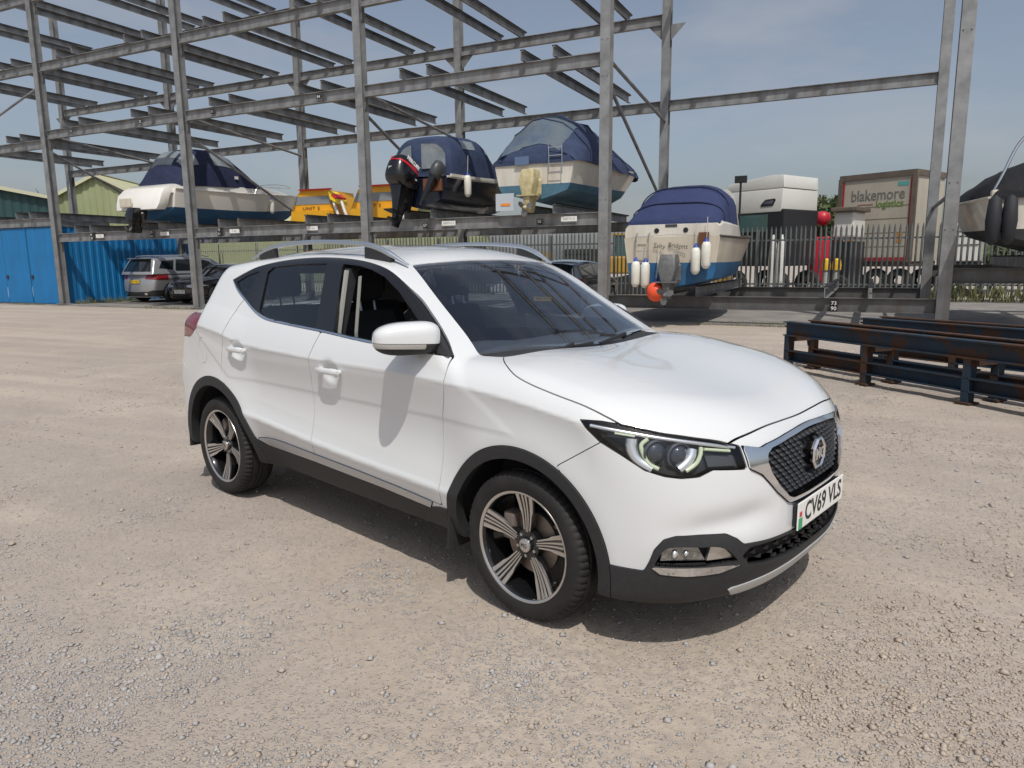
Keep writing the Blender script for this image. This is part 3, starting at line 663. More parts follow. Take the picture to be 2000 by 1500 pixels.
# ---- fog lamps, lower intake, number plate
for s in (-1, 1):
    fl = lambda P: [(p[0], s*p[1], p[2]) for p in P]
    fg = sh.obj('fog_lamp', 'fog', gloss_black, car, sides=(s,), offset=-.045, flange=-.05)
    qp = [(1.908, -.780, .452), (1.900, -.786, .400), (2.025, -.662, .398), (2.005, -.690, .458)]
    MB().loft([fl(surf_pts(qp, 'fog', -.014)), fl(surf_pts(qp, 'fog', -.03))]).build('fog_lens', mat('fog_lens', (.40, .40, .38), .10, .7, coat=1., noise=(45, (.10, .10, .10), .9)), fg, 30, bevel=.004)
    qp = [(2.035, -.645, .450), (2.028, -.66, .398), (2.085, -.553, .392), (2.070, -.587, .436)]
    MB().loft([fl(surf_pts(qp, 'fog', -.014)), fl(surf_pts(qp, 'fog', -.03))]).build('fog_reflector', mat('fog_reflector', (.66, .64, .60), .15, .8), fg, 30)
    for q0, rr0 in (((1.945, -.752, .430), .017), ((1.975, -.722, .432), .012)):
        MB().ball(fl(surf_pts([q0], 'fog', -.012))[0], rr0, 12, 8, (.6, 1, 1)).build('fog_bulb', lamp_chrome, fg, 60)
    sh.obj('fog_blade', 'blade', chrome, fg, sides=(s,), offset=.011, flange=.012)
it = sh.obj('lower_intake', 'intake', interior_dark, car, sides=B2, offset=-.06, flange=-.06)
b = MB(); row = 0; z = .345
iA = np.array(INT)
while z < .43:
    y = -.52+(.035 if row % 2 else 0)
    while y < .53:
        if poly_sdf(np.array([[abs(y), z]]), iA)[0] < -.010:
            x = xs_(y, z)-.014
            b.add([(x-.012, y-.03, z), (x, y, z+.011), (x-.012, y+.03, z), (x, y, z-.009), (x-.02, y, z)], [(0, 3, 1), (1, 3, 2), (0, 4, 3), (3, 4, 2)])
        y += .07
    z += .026; row += 1
b.build('intake_mesh', MATS['grille_black'], it, fix=False)
PX = 2.197; pz = .497
plate = MB().box((PX, 0, pz), (.006, .52, .111)).build('number_plate', plate_white, car, bevel=.003)
MB().box((PX-.012, 0, pz), (.020, .50, .09)).build('plate_mount', black_plastic, plate)
text_mesh('plate_text', 'CV69 VLS', .105, ink, plate, axes((PX+.0032, .022, pz), (0, 1, 0), (0, 0, 1)), .0006, .425, .0022)
MB().box((PX+.0034, -.236, pz-.030), (.001, .040, .046)).build('plate_flag_green', plate_green, plate)
MB().box((PX+.0034, -.236, pz+.008), (.001, .026, .020)).build('plate_flag_red', plate_red, plate)

# ---- wipers on the screen base
scr = lambda x, y, o=.012: (x, y, 1.487-.60*(x-.335+.2*y*y)+o)
for pa, pb, pc in (((1.03, -.36), (1.045, -.02), (1.07, -.50)), ((1.00, .12), (1.02, .50), (1.06, .02))):
    w = MB(); w.sweep([scr(*pa, .018), scr((pa[0]+pb[0])/2+.012, (pa[1]+pb[1])/2, .022), scr(*pb, .018)], [(-.008, -.006), (.008, -.006), (.005, .008), (-.005, .008)]).build('wiper', black_plastic, car)
    MB().sweep([scr(*pc, .02), scr((pa[0]+pb[0])/2+.012, (pa[1]+pb[1])/2, .036)], [(-.010, -.006), (.010, -.006), (.008, .008), (-.008, .008)]).build('wiper_arm', black_plastic, car)

# ---- wheels
def make_wheel(s):
    """axle along y; s=-1 faces right"""
    w = bpy.data.objects.new('wheel', None); link(w, car); w.empty_display_size = .1
    My = Matrix.Rotation(math.pi/2*(1 if s < 0 else -1), 4, 'X')     # local z -> outward
    n = 96; prof = [(.233, .088), (.243, .101), (.262, .108), (.288, .107), (.304, .100), (.312, .092), (.318, .080), (.3205, .062), (.321, .058), (.314, .055), (.314, .049), (.321, .046), (.322, .020), (.314, .017), (.314, .009), (.322, .006), (.322, -.006), (.314, -.009), (.314, -.017), (.322, -.020), (.321, -.046), (.314, -.049), (.314, -.055), (.321, -.058), (.318, -.080), (.304, -.100), (.262, -.108), (.243, -.101), (.233, -.088)]
    P = []; F = []; m = len(prof)
    for k in range(n*2):
        a = 2*math.pi*(k+.0)/(n*2); sip = (k % 3 == 0)
        for i, (r, h) in enumerate(prof):
            rr = r
            if sip and r > .300 and abs(h) > .055: rr = r-.006
            P.append((rr*math.cos(a), rr*math.sin(a), h))
    for k in range(n*2):
        j = (k+1) % (n*2)
        for i in range(m-1): F.append((k*m+i, j*m+i, j*m+i+1, k*m+i+1))
    t = MB(); t.add([My @ Vector(p) for p in P], F); t.build('tyre', tyre_dusty, w, 28, fix=False)
    MyS = My @ Matrix.Diagonal((1.035, 1.035, 1, 1))
    rim = MB().lathe([(.230, .086), (.232, .096), (.226, .099), (.219, .094), (.212, .075), (.203, .045), (.196, -.03), (.206, -.09), (.226, -.095)], 64, MyS).build('rim', gloss_black, w, 40)
    MB().lathe([(.2325, .0955), (.2300, .1005), (.2255, .1003), (.2190, .0945)], 64, MyS).build('rim_lip', machined, w, 60)
    # five split spokes
    for k in range(5):
        a0 = 2*math.pi*k/5+math.pi/2; q = MB(); f1 = MB()
        def sp(r, v, h, a0=a0): return MyS @ Vector((r*math.cos(a0)-v*math.sin(a0), r*math.sin(a0)+v*math.cos(a0), h))
        wid = lambda r: .017+.030*((r-.03)/.19)**1.1; hh = lambda r: .060+.030*((r-.03)/.19)**.9-.012*math.sin(math.pi*(r-.03)/.19)
        rs = np.linspace(.03, .222, 10)
        q.loft([[sp(r, -wid(r), hh(r)-.006), sp(r, -wid(r)*.86, hh(r)), sp(r, wid(r)*.86, hh(r)), sp(r, wid(r), hh(r)-.006), sp(r, wid(r)*.8, hh(r)-.035), sp(r, -wid(r)*.8, hh(r)-.035)] for r in rs]).build('spoke', gloss_black, w, 40)
        for sd in (-1, 1):
            # broad outer blade that steps in half way, and a fine inner blade
            o_in = [(r, (.20 if r < .15 else .42)*wid(r)+(.0), ) for r in rs]
            ra = np.linspace(.062, .221, 14)
            def edge(r):
                k2 = min(max((r-.128)/.018, 0), 1); return wid(r)*(.56+(.0)*k2), wid(r)*(.80+.16*k2)
            secs = [[sp(r, sd*(edge(r)[0]+.0), hh(r)+.0004), sp(r, sd*edge(r)[1], hh(r)+.0004), sp(r, sd*edge(r)[1], hh(r)+.0030), sp(r, sd*edge(r)[0], hh(r)+.0030)] for r in ra]
            f1.loft(secs)
            rb = np.linspace(.055, .221, 12)
            secs = [[sp(r, sd*wid(r)*.10, hh(r)+.0004), sp(r, sd*wid(r)*.30, hh(r)+.0004), sp(r, sd*wid(r)*.30, hh(r)+.0030), sp(r, sd*wid(r)*.10, hh(r)+.0030)] for r in rb]
            f1.loft(secs)
        f1.build('spoke_face', machined, w, 30)
    MB().lathe([(.0001, .075), (.020, .074), (.030, .070), (.034, .060), (.060, .055), (.066, .03), (.05, .0)], 32, MyS).build('hub', gloss_black, w, 40)
    cp = MB().lathe([(.0001, .0805), (.022, .0800), (.0275, .0765), (.029, .070)], 24, MyS).build('hub_cap', machined, w, 40)
    text_mesh('hub_cap_letters', 'MG', .026, ink, w, My @ Matrix.Translation((0, 0, .0808)) @ Matrix.Rotation(0 if s < 0 else math.pi, 4, 'Z'), .0006, .030)
    for k in range(5):
        a = 2*math.pi*(k+.5)/5+math.pi/2; MB().lathe([(.0001, .068), (.007, .067), (.0085, .05)], 6, MyS @ Matrix.Translation((.046*math.cos(a), .046*math.sin(a), 0))).build('wheel_nut', satin_silver, w, 30)
    MB().lathe([(.05, .02), (.135, .02), (.137, .008), (.05, .008)], 40, My, closed=True).build('brake_disc', mat('disc_steel', (.28, .25, .22), .45, .8, noise=(30, (.20, .10, .05), .5)), w, 30)
    MB().box(My @ Vector((.11*(-1), .05, .02)), (.06, .07, .12)).build('brake_caliper', mat('caliper', (.20, .17, .15), .6, .3), w, bevel=.01)
    return w
for s, x in ((-1, WB), (-1, -WB), (1, WB), (1, -WB)):
    if x > 0: w = make_wheel(s); first = w
    else: w = copy_tree(first, car); w.rotation_euler = (0, math.pi/5, 0)
    w.location = (x, s*TRK, WR)
    if x > 0: w.rotation_euler = (0, .05, 0)
# ---- mud flaps
for s in (-1, 1):
    for x, z0, z1 in ((.868, .44, .195), (-1.735, .50, .25)):
        MB().loft([[(x-.00+a, s*(.60+b_*.27), z) for a, b_ in ((-.008, 0), (.008, 0), (.010, 1), (-.006, 1))] for z in ()] or [[(x+(z0-z)*(-.06)+a, s*y, z) for a, y in ((-.006, .62), (.006, .62), (.012, .84), (.004, .868), (-.006, .868))] for z in (z0, (z0+z1)/2, z1+.02, z1)]).build('mud_flap', rubber, car, 30)

# ------------------------------------------------------------------ ground
def ground_mat():
    m = bpy.data.materials.new('gravel_ground'); m.use_nodes = True; nt = m.node_tree; b = nt.nodes['Principled BSDF']; N = nt.nodes.new; K = nt.links.new
    tc = N('ShaderNodeTexCoord'); b.inputs['Roughness'].default_value = .93; b.inputs['Specular IOR Level'].default_value = .25
    def noise(sc, det=8, ro=.6):
        n = N('ShaderNodeTexNoise'); n.inputs['Scale'].default_value = sc; n.inputs['Detail'].default_value = det; n.inputs['Roughness'].default_value = ro; K(tc.outputs['Object'], n.inputs['Vector']); return n.outputs['Fac']
    def rng(v, a, c, lo=0., hi=1.):
        r = N('ShaderNodeMapRange'); r.inputs['From Min'].default_value = a; r.inputs['From Max'].default_value = c; r.inputs['To Min'].default_value = lo; r.inputs['To Max'].default_value = hi; K(v, r.inputs['Value']); return r.outputs['Result']
    def mix(f, A, B):
        x = N('ShaderNodeMix'); x.data_type = 'RGBA'; K(f, x.inputs['Factor'])
        for k, v in (('A', A), ('B', B)):
            if isinstance(v, tuple): x.inputs[k].default_value = (*v, 1)
            else: K(v, x.inputs[k])
        return x.outputs['Result']
    sand = mix(rng(noise(1.6), .35, .68), (.43, .368, .302), (.52, .455, .385))
    sand = mix(rng(noise(26, 6), .42, .66), sand, (.37, .322, .275))
    v = N('ShaderNodeTexVoronoi'); v.inputs['Scale'].default_value = 85; v.inputs['Randomness'].default_value = 1; K(tc.outputs['Object'], v.inputs['Vector'])
    v2 = N('ShaderNodeTexVoronoi'); v2.inputs['Scale'].default_value = 150; K(tc.outputs['Object'], v2.inputs['Vector'])
    st = N('ShaderNodeSeparateColor'); K(v.outputs['Color'], st.inputs[0])
    stone = mix(rng(st.outputs[0], 0, 1), (.24, .23, .228), (.52, .485, .45))
    patch = rng(noise(.55, 6, .65), .42, .60)                              # where the loose grey stone lies
    thr = N('ShaderNodeMath'); thr.operation = 'MULTIPLY_ADD'; thr.inputs[1].default_value = .55; thr.inputs[2].default_value = .12; K(patch, thr.inputs[0])
    isst = N('ShaderNodeMath'); isst.operation = 'LESS_THAN'; K(st.outputs[1], isst.inputs[0]); K(thr.outputs[0], isst.inputs[1])
    round_ = rng(v.outputs['Distance'], .30, .50, 1., 0.); f = N('ShaderNodeMath'); f.operation = 'MULTIPLY'; K(isst.outputs[0], f.inputs[0]); K(round_, f.inputs[1])
    col = mix(f.outputs[0], sand, stone)
    col = mix(rng(noise(.22, 5), .40, .62, 0., .55), col, (.37, .328, .288))
    col = mix(rng(noise(3.2, 7, .7), .60, .74, 0., .40), col, (.30, .255, .215))
    col = mix(rng(noise(.13, 4), .42, .60, 0., .50), col, (.375, .335, .315))
    col = mix(rng(noise(.9, 5, .7), .52, .70, 0., .45), col, (.565, .495, .415))
    mp = N('ShaderNodeMapping'); mp.inputs['Rotation'].default_value = (0, 0, .62); mp.inputs['Scale'].default_value = (.10, 1.25, 1); K(tc.outputs['Object'], mp.inputs['Vector'])
    ns = N('ShaderNodeTexNoise'); ns.inputs['Scale'].default_value = 1.3; ns.inputs['Detail'].default_value = 5; ns.inputs['Distortion'].default_value = .35; K(mp.outputs['Vector'], ns.inputs['Vector'])
    col = mix(rng(ns.outputs['Fac'], .50, .66, 0., .42), col, (.545, .475, .395)); col = mix(rng(ns.outputs['Fac'], .32, .45, .38, 0.), col, (.33, .295, .265))
    gm = N('ShaderNodeMix'); gm.data_type = 'RGBA'; gm.blend_type = 'MULTIPLY'; gm.inputs['Factor'].default_value = 1; gm.inputs['B'].default_value = (.93, .92, .905, 1); K(col, gm.inputs['A']); col = gm.outputs['Result']
    K(col, b.inputs['Base Color'])
    h1 = N('ShaderNodeMath'); h1.operation = 'MULTIPLY_ADD'; h1.inputs[1].default_value = .8; K(f.outputs[0], h1.inputs[0]); K(noise(55, 8, .7), h1.inputs[2])
    h2 = N('ShaderNodeMath'); h2.operation = 'MULTIPLY_ADD'; h2.inputs[1].default_value = -.35; K(v2.outputs['Distance'], h2.inputs[0]); K(h1.outputs[0], h2.inputs[2])
    bp = N('ShaderNodeBump'); bp.inputs['Strength'].default_value = .75; bp.inputs['Distance'].default_value = .0065; K(h2.outputs[0], bp.inputs['Height']); K(bp.outputs['Normal'], b.inputs['Normal'])
    return m
def terrain():
    """fine grid near the camera, coarse to the horizon, one sheet"""
    xs = np.concatenate([[-900, -400, -200, -110, -70], np.arange(-48, -6.1, 1.2), np.arange(-6, 5.05, .09), np.arange(5.8, 30, 1.5), [40, 70, 130, 300, 900]])
    ys = np.concatenate([[-300, -120, -50, -20, -8, -3], np.arange(-.5, 7.6, .09), np.arange(7.9, 20, .5), np.arange(21, 60, 2.5), [75, 110, 200, 450, 1200]])
    X, Y = np.meshgrid(xs, ys, indexing='ij'); Z = np.zeros_like(X)
    for sx, sy, a, ph in ((.7, .9, .010, 0), (1.9, 1.3, .006, 2), (3.7, 4.1, .0035, 4), (7.9, 8.3, .0022, 1), (.31, .23, .012, 3)):
        Z += a*np.sin(sx*X+.6*np.sin(sy*Y*.7+ph)+ph)*np.sin(sy*Y+.5*np.sin(sx*X*.9)+ph*1.7)
    Z += RNG.normal(0, .0025, Z.shape)
    fade = np.clip((17.0-Y)/3, 0, 1)*np.clip((12-np.abs(X+2))/6+.4, .25, 1); Z = Z*fade-.012
    # flat where the car's tyres stand
    c, s = math.cos(-.273288), math.sin(-.273288)
    for wx in (WB, -WB):
        for wy in (-TRK, TRK):
            px, py = -2.2368+c*wx-s*wy, 3.7272+s*wx+c*wy; d = np.hypot(X-px, Y-py); k = np.clip(1-d/.45, 0, 1); k = k*k*(3-2*k); Z = Z*(1-k)+.003*k
    n, m = X.shape; P = np.stack([X, Y, Z], -1).reshape(-1, 3); I = np.arange(n*m).reshape(n, m)
    F = np.stack([I[:-1, :-1], I[1:, :-1], I[1:, 1:], I[:-1, 1:]], -1).reshape(-1, 4)
    o = link(bpy.data.objects.new('ground', mesh_from('ground', P, F, ground_mat(), smooth=180))); tag(o, kind='structure')
    return X, Y, Z
GX, GY, GZ = terrain()
def ground_z(x, y):
    i = np.clip(np.searchsorted(GX[:, 0], x)-1, 0, GX.shape[0]-2); j = np.clip(np.searchsorted(GY[0], y)-1, 0, GY.shape[1]-2)
    u = (x-GX[i, 0])/(GX[i+1, 0]-GX[i, 0]); v = (y-GY[0, j])/(GY[0, j+1]-GY[0, j])
    return GZ[i, j]*(1-u)*(1-v)+GZ[i+1, j]*u*(1-v)+GZ[i, j+1]*(1-u)*v+GZ[i+1, j+1]*u*v
def loose_stones():
    """uncountable loose chippings, thicker in patches, joined into two meshes of two stone colours"""
    base = []
    for k in range(6):
        v = np.array([(1, 0, 0), (-1, 0, 0), (0, 1, 0), (0, -1, 0), (0, 0, 1), (0, 0, -1)], float)*(1+RNG.normal(0, .22, (6, 1)))+RNG.normal(0, .12, (6, 3)); v[:, 2] *= .62; base.append(v)
    FT = np.array([(0, 2, 4), (2, 1, 4), (1, 3, 4), (3, 0, 4), (2, 0, 5), (1, 2, 5), (3, 1, 5), (0, 3, 5)])
    def patch(x, y): return np.sin(.9*x+1.3*np.sin(.6*y))*np.sin(.8*y+1.1*np.sin(.7*x+1))+.5*np.sin(2.3*x+y)*np.sin(1.9*y-x)
    for nm, m, n, sd, lab in (('gravel', mat('stone_grey', (.30, .29, .285), .9, noise=(5, (.43, .415, .40), .9)), 50000, 1, 'loose grey stone chippings scattered over the yard'), ('gravel', mat('stone_buff', (.44, .375, .305), .92, noise=(6, (.34, .285, .235), .9)), 34000, 2, 'loose buff stone chippings scattered over the yard')):
        r = np.random.default_rng(sd); D = 1.7+r.random(n*8)**1.6*12; a = (r.random(n*8)-.5)*1.6+.459
        x = -np.sin(a)*D; y = np.cos(a)*D; pv = patch(x+sd*3, y)+.35*np.sin(5.1*x+2*y)*np.sin(4.3*y-1.3*x); ok = (y > .3) & (y < 15.5) & ((pv > r.normal(.50, .16, n*8)) | (r.random(n*8) < .06)); x, y = x[ok][:n], y[ok][:n]; n2 = len(x)
        sc = np.exp(r.normal(-5.50, .45, n2)); sc = np.clip(sc, .0022, .016); sc[r.random(n2) < .005] *= 2.0; th = r.random(n2)*6.283; z = ground_z(x, y)+sc*.25
        B = np.array(base)[r.integers(0, 6, n2)]; c, s = np.cos(th), np.sin(th)
        V = np.stack([B[:, :, 0]*c[:, None]-B[:, :, 1]*s[:, None], B[:, :, 0]*s[:, None]+B[:, :, 1]*c[:, None], B[:, :, 2]], -1)*sc[:, None, None]+np.stack([x, y, z], -1)[:, None, :]
        P = V.reshape(-1, 3); F = (FT[None]+(np.arange(n2)*6)[:, None, None]).reshape(-1, 3)
        me = bpy.data.meshes.new(nm); me.vertices.add(len(P)); me.vertices.foreach_set('co', P.ravel()); me.loops.add(F.size); me.loops.foreach_set('vertex_index', F.ravel())
        me.polygons.add(len(F)); me.polygons.foreach_set('loop_start', np.arange(0, F.size, 3)); me.update(calc_edges=True); me.validate(); me.materials.append(m)
        tag(link(bpy.data.objects.new(nm, me)), lab, 'gravel', kind='stuff')
loose_stones()
# concrete apron under the boat rack
o = MB().box((-14, 22.9, .0), (44, 12.2, .05)).build('pavement', mat('concrete', (.26, .245, .225), .9, noise=(1.2, (.15, .14, .13), .9), bump=(40, .4, .01))); tag(o, kind='structure')

# ------------------------------------------------------------------ boat storage rack of galvanised steel
galv = mat('galvanised_steel', (.315, .325, .330), .52, .35, noise=(2.6, (.185, .192, .198), .95), streak=(2.6, (.15, .115, .09), .55), bump=(60, .12, .002))
galv_dark = mat('weathered_steel', (.13, .135, .14), .58, .4, noise=(4, (.085, .08, .075), .8), streak=(2, (.10, .07, .05), .4))
rubber_strip = mat('bunk_rubber', (.015, .015, .016), .85)
COLX = [-34.3, -27.15, -20.0, -12.95, -5.85, 1.35, 8.5]; YF, YB = 17.0, 22.4
def ibeam(h, w, t=.012, tf=.016):
    a, b, c = w/2, h/2, t/2
    return [(-a, -b), (a, -b), (a, -b+tf), (c, -b+tf), (c, b-tf), (a, b-tf), (a, b), (-a, b), (-a, b-tf), (-c, b-tf), (-c, -b+tf), (-a, -b+tf)]
rack = thing('boat_rack', 'open galvanised steel boat storage rack with numbered bays behind the white car', 'boat rack', (0, YF, 0))
RO = Vector((0, -YF, 0))
def rb(name, m_=galv, parent=rack, **k):
    return lambda mb: mb.build(name, m_, parent, **k)
col_me = MB().sweep([(0, 0, .0), (0, 0, 12.6)], ibeam(.26, .24, .014, .018), up=(0, 1, 0)).mesh('column', galv)
foot_me = MB().box((0, 0, .015), (.42, .42, .03)).mesh('base_plate', galv)
for x in COLX:
    for y in (0, YB-YF):
        o = link(bpy.data.objects.new('column', col_me), rack); o.location = (x, y, .025)
        f = link(bpy.data.objects.new('base_plate', foot_me), o); f.location = (0, 0, .01)
        if y == 0:
            for z in (2.0, 2.9, 5.7, 6.5):
                bl = MB()
                for dx in (-.07, .07): bl.lathe([(.0001, .016), (.016, .014), (.016, 0)], 6, Matrix.Translation((dx, -.132, z)) @ Matrix.Rotation(math.pi/2, 4, 'X'))
                tag(bl.build('bolt', galv, o), kind='stuff')
beam_cache = {}
def hbeam(xa, xb, y, zb, h=.30, w=.15, m_=galv):
    key = (round(xb-xa, 2), h, w, m_.name)
    if key not in beam_cache: beam_cache[key] = MB().sweep([(-(xb-xa)/2, 0, 0), ((xb-xa)/2, 0, 0)], ibeam(h, w)).mesh('beam', m_)
    o = link(bpy.data.objects.new('beam', beam_cache[key]), rack); o.location = ((xa+xb)/2, y-YF, zb+h/2); return o
bunk_me = {}
def bunk(x, zb, ya=16.75, yb=22.75, h=.22):
    k = (round(yb-ya, 2), h)
    if k not in bunk_me:
        l = yb-ya
        bunk_me[k] = (MB().sweep([(0, 0, 0), (0, l, 0)], [(-.04, -h/2), (.04, -h/2), (.04, -h/2+.014), (-.026, -h/2+.014), (-.026, h/2-.014), (.04, h/2-.014), (.04, h/2), (-.04, h/2)]).mesh('bunk_beam', galv), MB().box((0, l/2, h/2+.014), (.11, l, .028)).mesh('bunk_pad', rubber_strip))
    o = link(bpy.data.objects.new('bunk_beam', bunk_me[k][0]), rack); o.location = (x, ya-YF, zb+h/2)
    p = link(bpy.data.objects.new('bunk_pad', bunk_me[k][1]), o)
    return o
LOW = {0: 2.92, 1: 2.33, 2: 2.33, 3: 2.33, 4: .34, 5: .95}
for i in range(6):
    xa, xb = COLX[i]+.125, COLX[i+1]-.125; up = 5.68 if i == 0 else 5.97
    for y in (YF, YB):
        if i < 4 or (y == YB and i == 4): hbeam(xa, xb, y, up if y == YF else up-.12)
        hbeam(xa, xb, y, LOW[i]+(0 if y == YF else .02), m_=galv if i < 4 else galv_dark)
        if i < 4: hbeam(xa, xb, y, 8.28); hbeam(xa, xb, y, 10.6)
    if i >= 4:
        for zz in (9.7, 11.9): hbeam(xa, xb, YF, zz); hbeam(xa, xb, YB, zz)
    ctr = [xa+1.78, xa+5.33] if i else [xa+1.5, xa+5.5]
    for c in ctr:
        for d in (-.42, .42):
            if i < 4: bunk(c+d, up+.30 if i else up+.30); bunk(c+d, 8.58); bunk(c+d, 10.9)
            if i < 4: bunk(c+d, LOW[i]+.30)
            elif i == 4: bunk(c+d, LOW[i]+.30); bunk(c+d, 10.0); bunk(c+d, 12.2)
            else: bunk(c+d, LOW[i]+.30)
# cross struts and diagonal tubes between the front and back columns
for i, x in enumerate(COLX):
    if i in (0, 6): continue
    for (za, zb) in ((6.12, 5.55), (5.55, 3.15)) if i != 5 else ((2.75, 2.75),):
        MB().tube([(x+.02, .12, za), (x+.02, YB-YF-.12, zb)], .045, 8).build('brace', galv, rack, 40)
    if i == 1: MB().tube([(x-.02, .1, 7.9), (x-3.5, .1, 6.9), (x-7.0, .1, 5.9)], .04, 8).build('brace', galv, rack, 40)
# gusset plates under the top beams at the back
for x in COLX[:5]:
    for s in (-1, 1): MB().prism([(x+s*.12, 8.28), (x+s*.55, 8.28), (x+s*.12, 7.85)], 'y', YB-YF-.01, YB-YF+.01).build('gusset', galv, rack)
# numbered black tags and white name strips on the front beams
tag_black = mat('tag_black', (.012, .012, .012), .5); tag_white = mat('tag_white', (.72, .72, .70), .5)
def number(txt, x, z, s=.13):
    o = MB().box((x, -.082, z), (s*1.35, .006, s*1.25)).build('number_tag', tag_black, rack)
    text_mesh('tag_digits', txt, s*1.05, tag_white, o, axes((x, -.0856, z), (1, 0, 0), (0, 0, 1)), .0008)
def strip_tag(x, z, txt=None):
    o = MB().box((x, -.082, z), (.42, .006, .12)).build('name_strip', tag_white, rack)
    if txt: text_mesh('strip_print', txt, .085, mat('grey_print', (.2, .2, .2), .6), o, axes((x, -.0856, z), (1, 0, 0), (0, 0, 1)), .0008)
for txt, x, z in (('31', -25.55, 6.12), ('32', -21.95, 6.13), ('83', -18.62, 6.13), ('84', -14.4, 6.13), ('30', -25.05, 2.42), ('81', -25.05, 2.54), ('54', -21.9, 2.42), ('29', -21.9, 2.54), ('51', -18.72, 2.42), ('75', -18.72, 2.54), ('57', -10.95, 2.45), ('58', -7.55, 2.45), ('73', -.66, .52), ('90', -.66, .41)):
    number(txt, x, z, .11)
for x, t in ((-24.6, 'T 652'), (-21.25, 'T 655'), (-18.05, 'T 661'), (-14.9, 'T 663'), (-10.2, 'BERTH 3'), (-6.75, 'BERTH 5')): strip_tag(x, 2.49, t)

# ------------------------------------------------------------------ boats
gel_white = mat('gelcoat_white', (.66, .64, .58), .28, coat=.4, noise=(2.2, (.50, .47, .40), .5), streak=(3, (.36, .32, .25), .4))
bright_white = mat('gelcoat_bright', (.74, .73, .69), .25, coat=.5, noise=(2.2, (.64, .62, .56), .4))
gel_cream = mat('gelcoat_cream', (.62, .57, .47), .30, coat=.3, noise=(2, (.46, .41, .33), .5), streak=(3, (.30, .26, .2), .35))
anti_blue = mat('antifoul_blue', (.018, .125, .30), .75, noise=(3, (.03, .085, .17), .9), streak=(2.5, (.10, .15, .18), .35))
anti_teal = mat('antifoul_teal', (.05, .14, .22), .72, noise=(3, (.10, .19, .24), .9))
navy_hull = mat('navy_hull', (.006, .009, .022), .22, coat=.6, noise=(2, (.015, .02, .035), .6))
navy_canvas = mat('navy_canvas', (.010, .016, .050), .85, noise=(4, (.020, .028, .070), .8), bump=(9, .5, .03))
blue_canvas = mat('blue_canvas', (.020, .032, .098), .85, noise=(3, (.028, .042, .112), .8), bump=(7, .5, .03))
faded_tarp = mat('faded_tarp', (.060, .095, .150), .85, noise=(1.6, (.12, .145, .155), .9), bump=(6, .7, .05))
tarp_blue = mat('tarp_blue', (.022, .036, .080), .85, noise=(2.5, (.035, .055, .12), .8), bump=(6, .7, .05))
vinyl = mat('clear_vinyl', (.16, .19, .21), .15, coat=.5, noise=(3, (.30, .33, .35), .7))
tint_glass = mat('boat_glass', (.06, .13, .13), .05, coat=1.)
steel_rail = mat('stainless_rail', (.65, .66, .68), .16, 1.)
fender_white = mat('fender_white', (.70, .70, .64), .45, noise=(6, (.5, .48, .4), .5)); fender_blue = mat('fender_blue', (.02, .06, .30), .5)
wood = mat('teak_block', (.16, .065, .028), .7, noise=(8, (.09, .035, .015), .8))
engine_black = mat('engine_black', (.006, .006, .007), .22, coat=.6); engine_red = mat('engine_red', (.50, .012, .03), .3)
leg_grey = mat('drive_grey', (.16, .165, .17), .5, .3, noise=(12, (.09, .085, .08), .7)); leg_yellow = mat('drive_cream', (.50, .45, .26), .55, noise=(8, (.30, .24, .12), .8))
rope = mat('rope', (.45, .43, .38), .9)
def hull_grid(st, nb=1):
    """st: stations (y, keel z, chine half-beam, chine z, paint half-beam, paint z, gunwale half-beam, gunwale z, rake)"""
    return [(y, [(0, zk, 0), (bc*.55, zk+(zc-zk)*.5, 0), (bc, zc, 0), ((bc+bp)/2+.01, (zc+zp)/2, .3), (bp, zp, .6), (bp+(bg-bp)*.55, zp+(zg-zp)*.5, .8), (bg, zg, 1)], rk) for y, zk, bc, zc, bp, zp, bg, zg, rk in st]
def make_hull(boat, st, m_low, m_top, deck, rub=None, n_sm=4, deck_drop=.0):
    y_, *_ = zip(*st); A = np.array(st, float); sm = np.array(cat_rom([tuple(a) for a in A], n_sm))
    G = hull_grid([tuple(r) for r in sm])
    def row(g, a, b, s): return [(s*x, g[0]+g[2]*(z-g[1][0][1]), z) for x, z, _ in g[1][a:b]]
    for nm, a, b, m_ in (('hull_bottom', 0, 5, m_low), ('topsides', 4, 7, m_top)):
        mb = MB()
        for s in (-1, 1): mb.loft([row(g, a, b, s) for g in G], close_u=False)
        g = G[0]; L_ = row(g, a, b, -1); R_r = row(g, a, b, 1); mb.add(L_+R_r[::-1], [tuple(range(len(L_)+len(R_r)))])
        mb.build(nm, m_, boat, 35)
    d = MB(); d.loft([[(s*g[1][6][0]*1.0, g[0]+g[2]*(g[1][6][1]-g[1][0][1]), g[1][6][1]-.004) for s in (-1, 1)][:1]+[(0, g[0]+g[2]*(g[1][6][1]-g[1][0][1]), g[1][6][1]+.05*g[1][6][0])]+[(g[1][6][0], g[0]+g[2]*(g[1][6][1]-g[1][0][1]), g[1][6][1]-.004)] for g in G], close_u=False)
    d.build('deck', deck, boat, 40)
    if rub:
        for s in (-1, 1): MB().tube([(s*g[1][6][0], g[0]+g[2]*(g[1][6][1]-g[1][0][1]), g[1][6][1]) for g in G], .03, 6).build('rubbing_strake', rub, boat, 60)
    return G
def arch(y, bw, zb, tw, zt, n=15, lean=0., p=.6, q=.75):
    out = []
    for k in range(n):
        th = math.pi*(1-k/(n-1)); c = math.cos(th); s = math.sin(th)
        out.append(((abs(c)**p)*(1 if c > 0 else -1)*(bw+(tw-bw)*s**1.3), y+lean*s, zb+(zt-zb)*s**q))
    return out
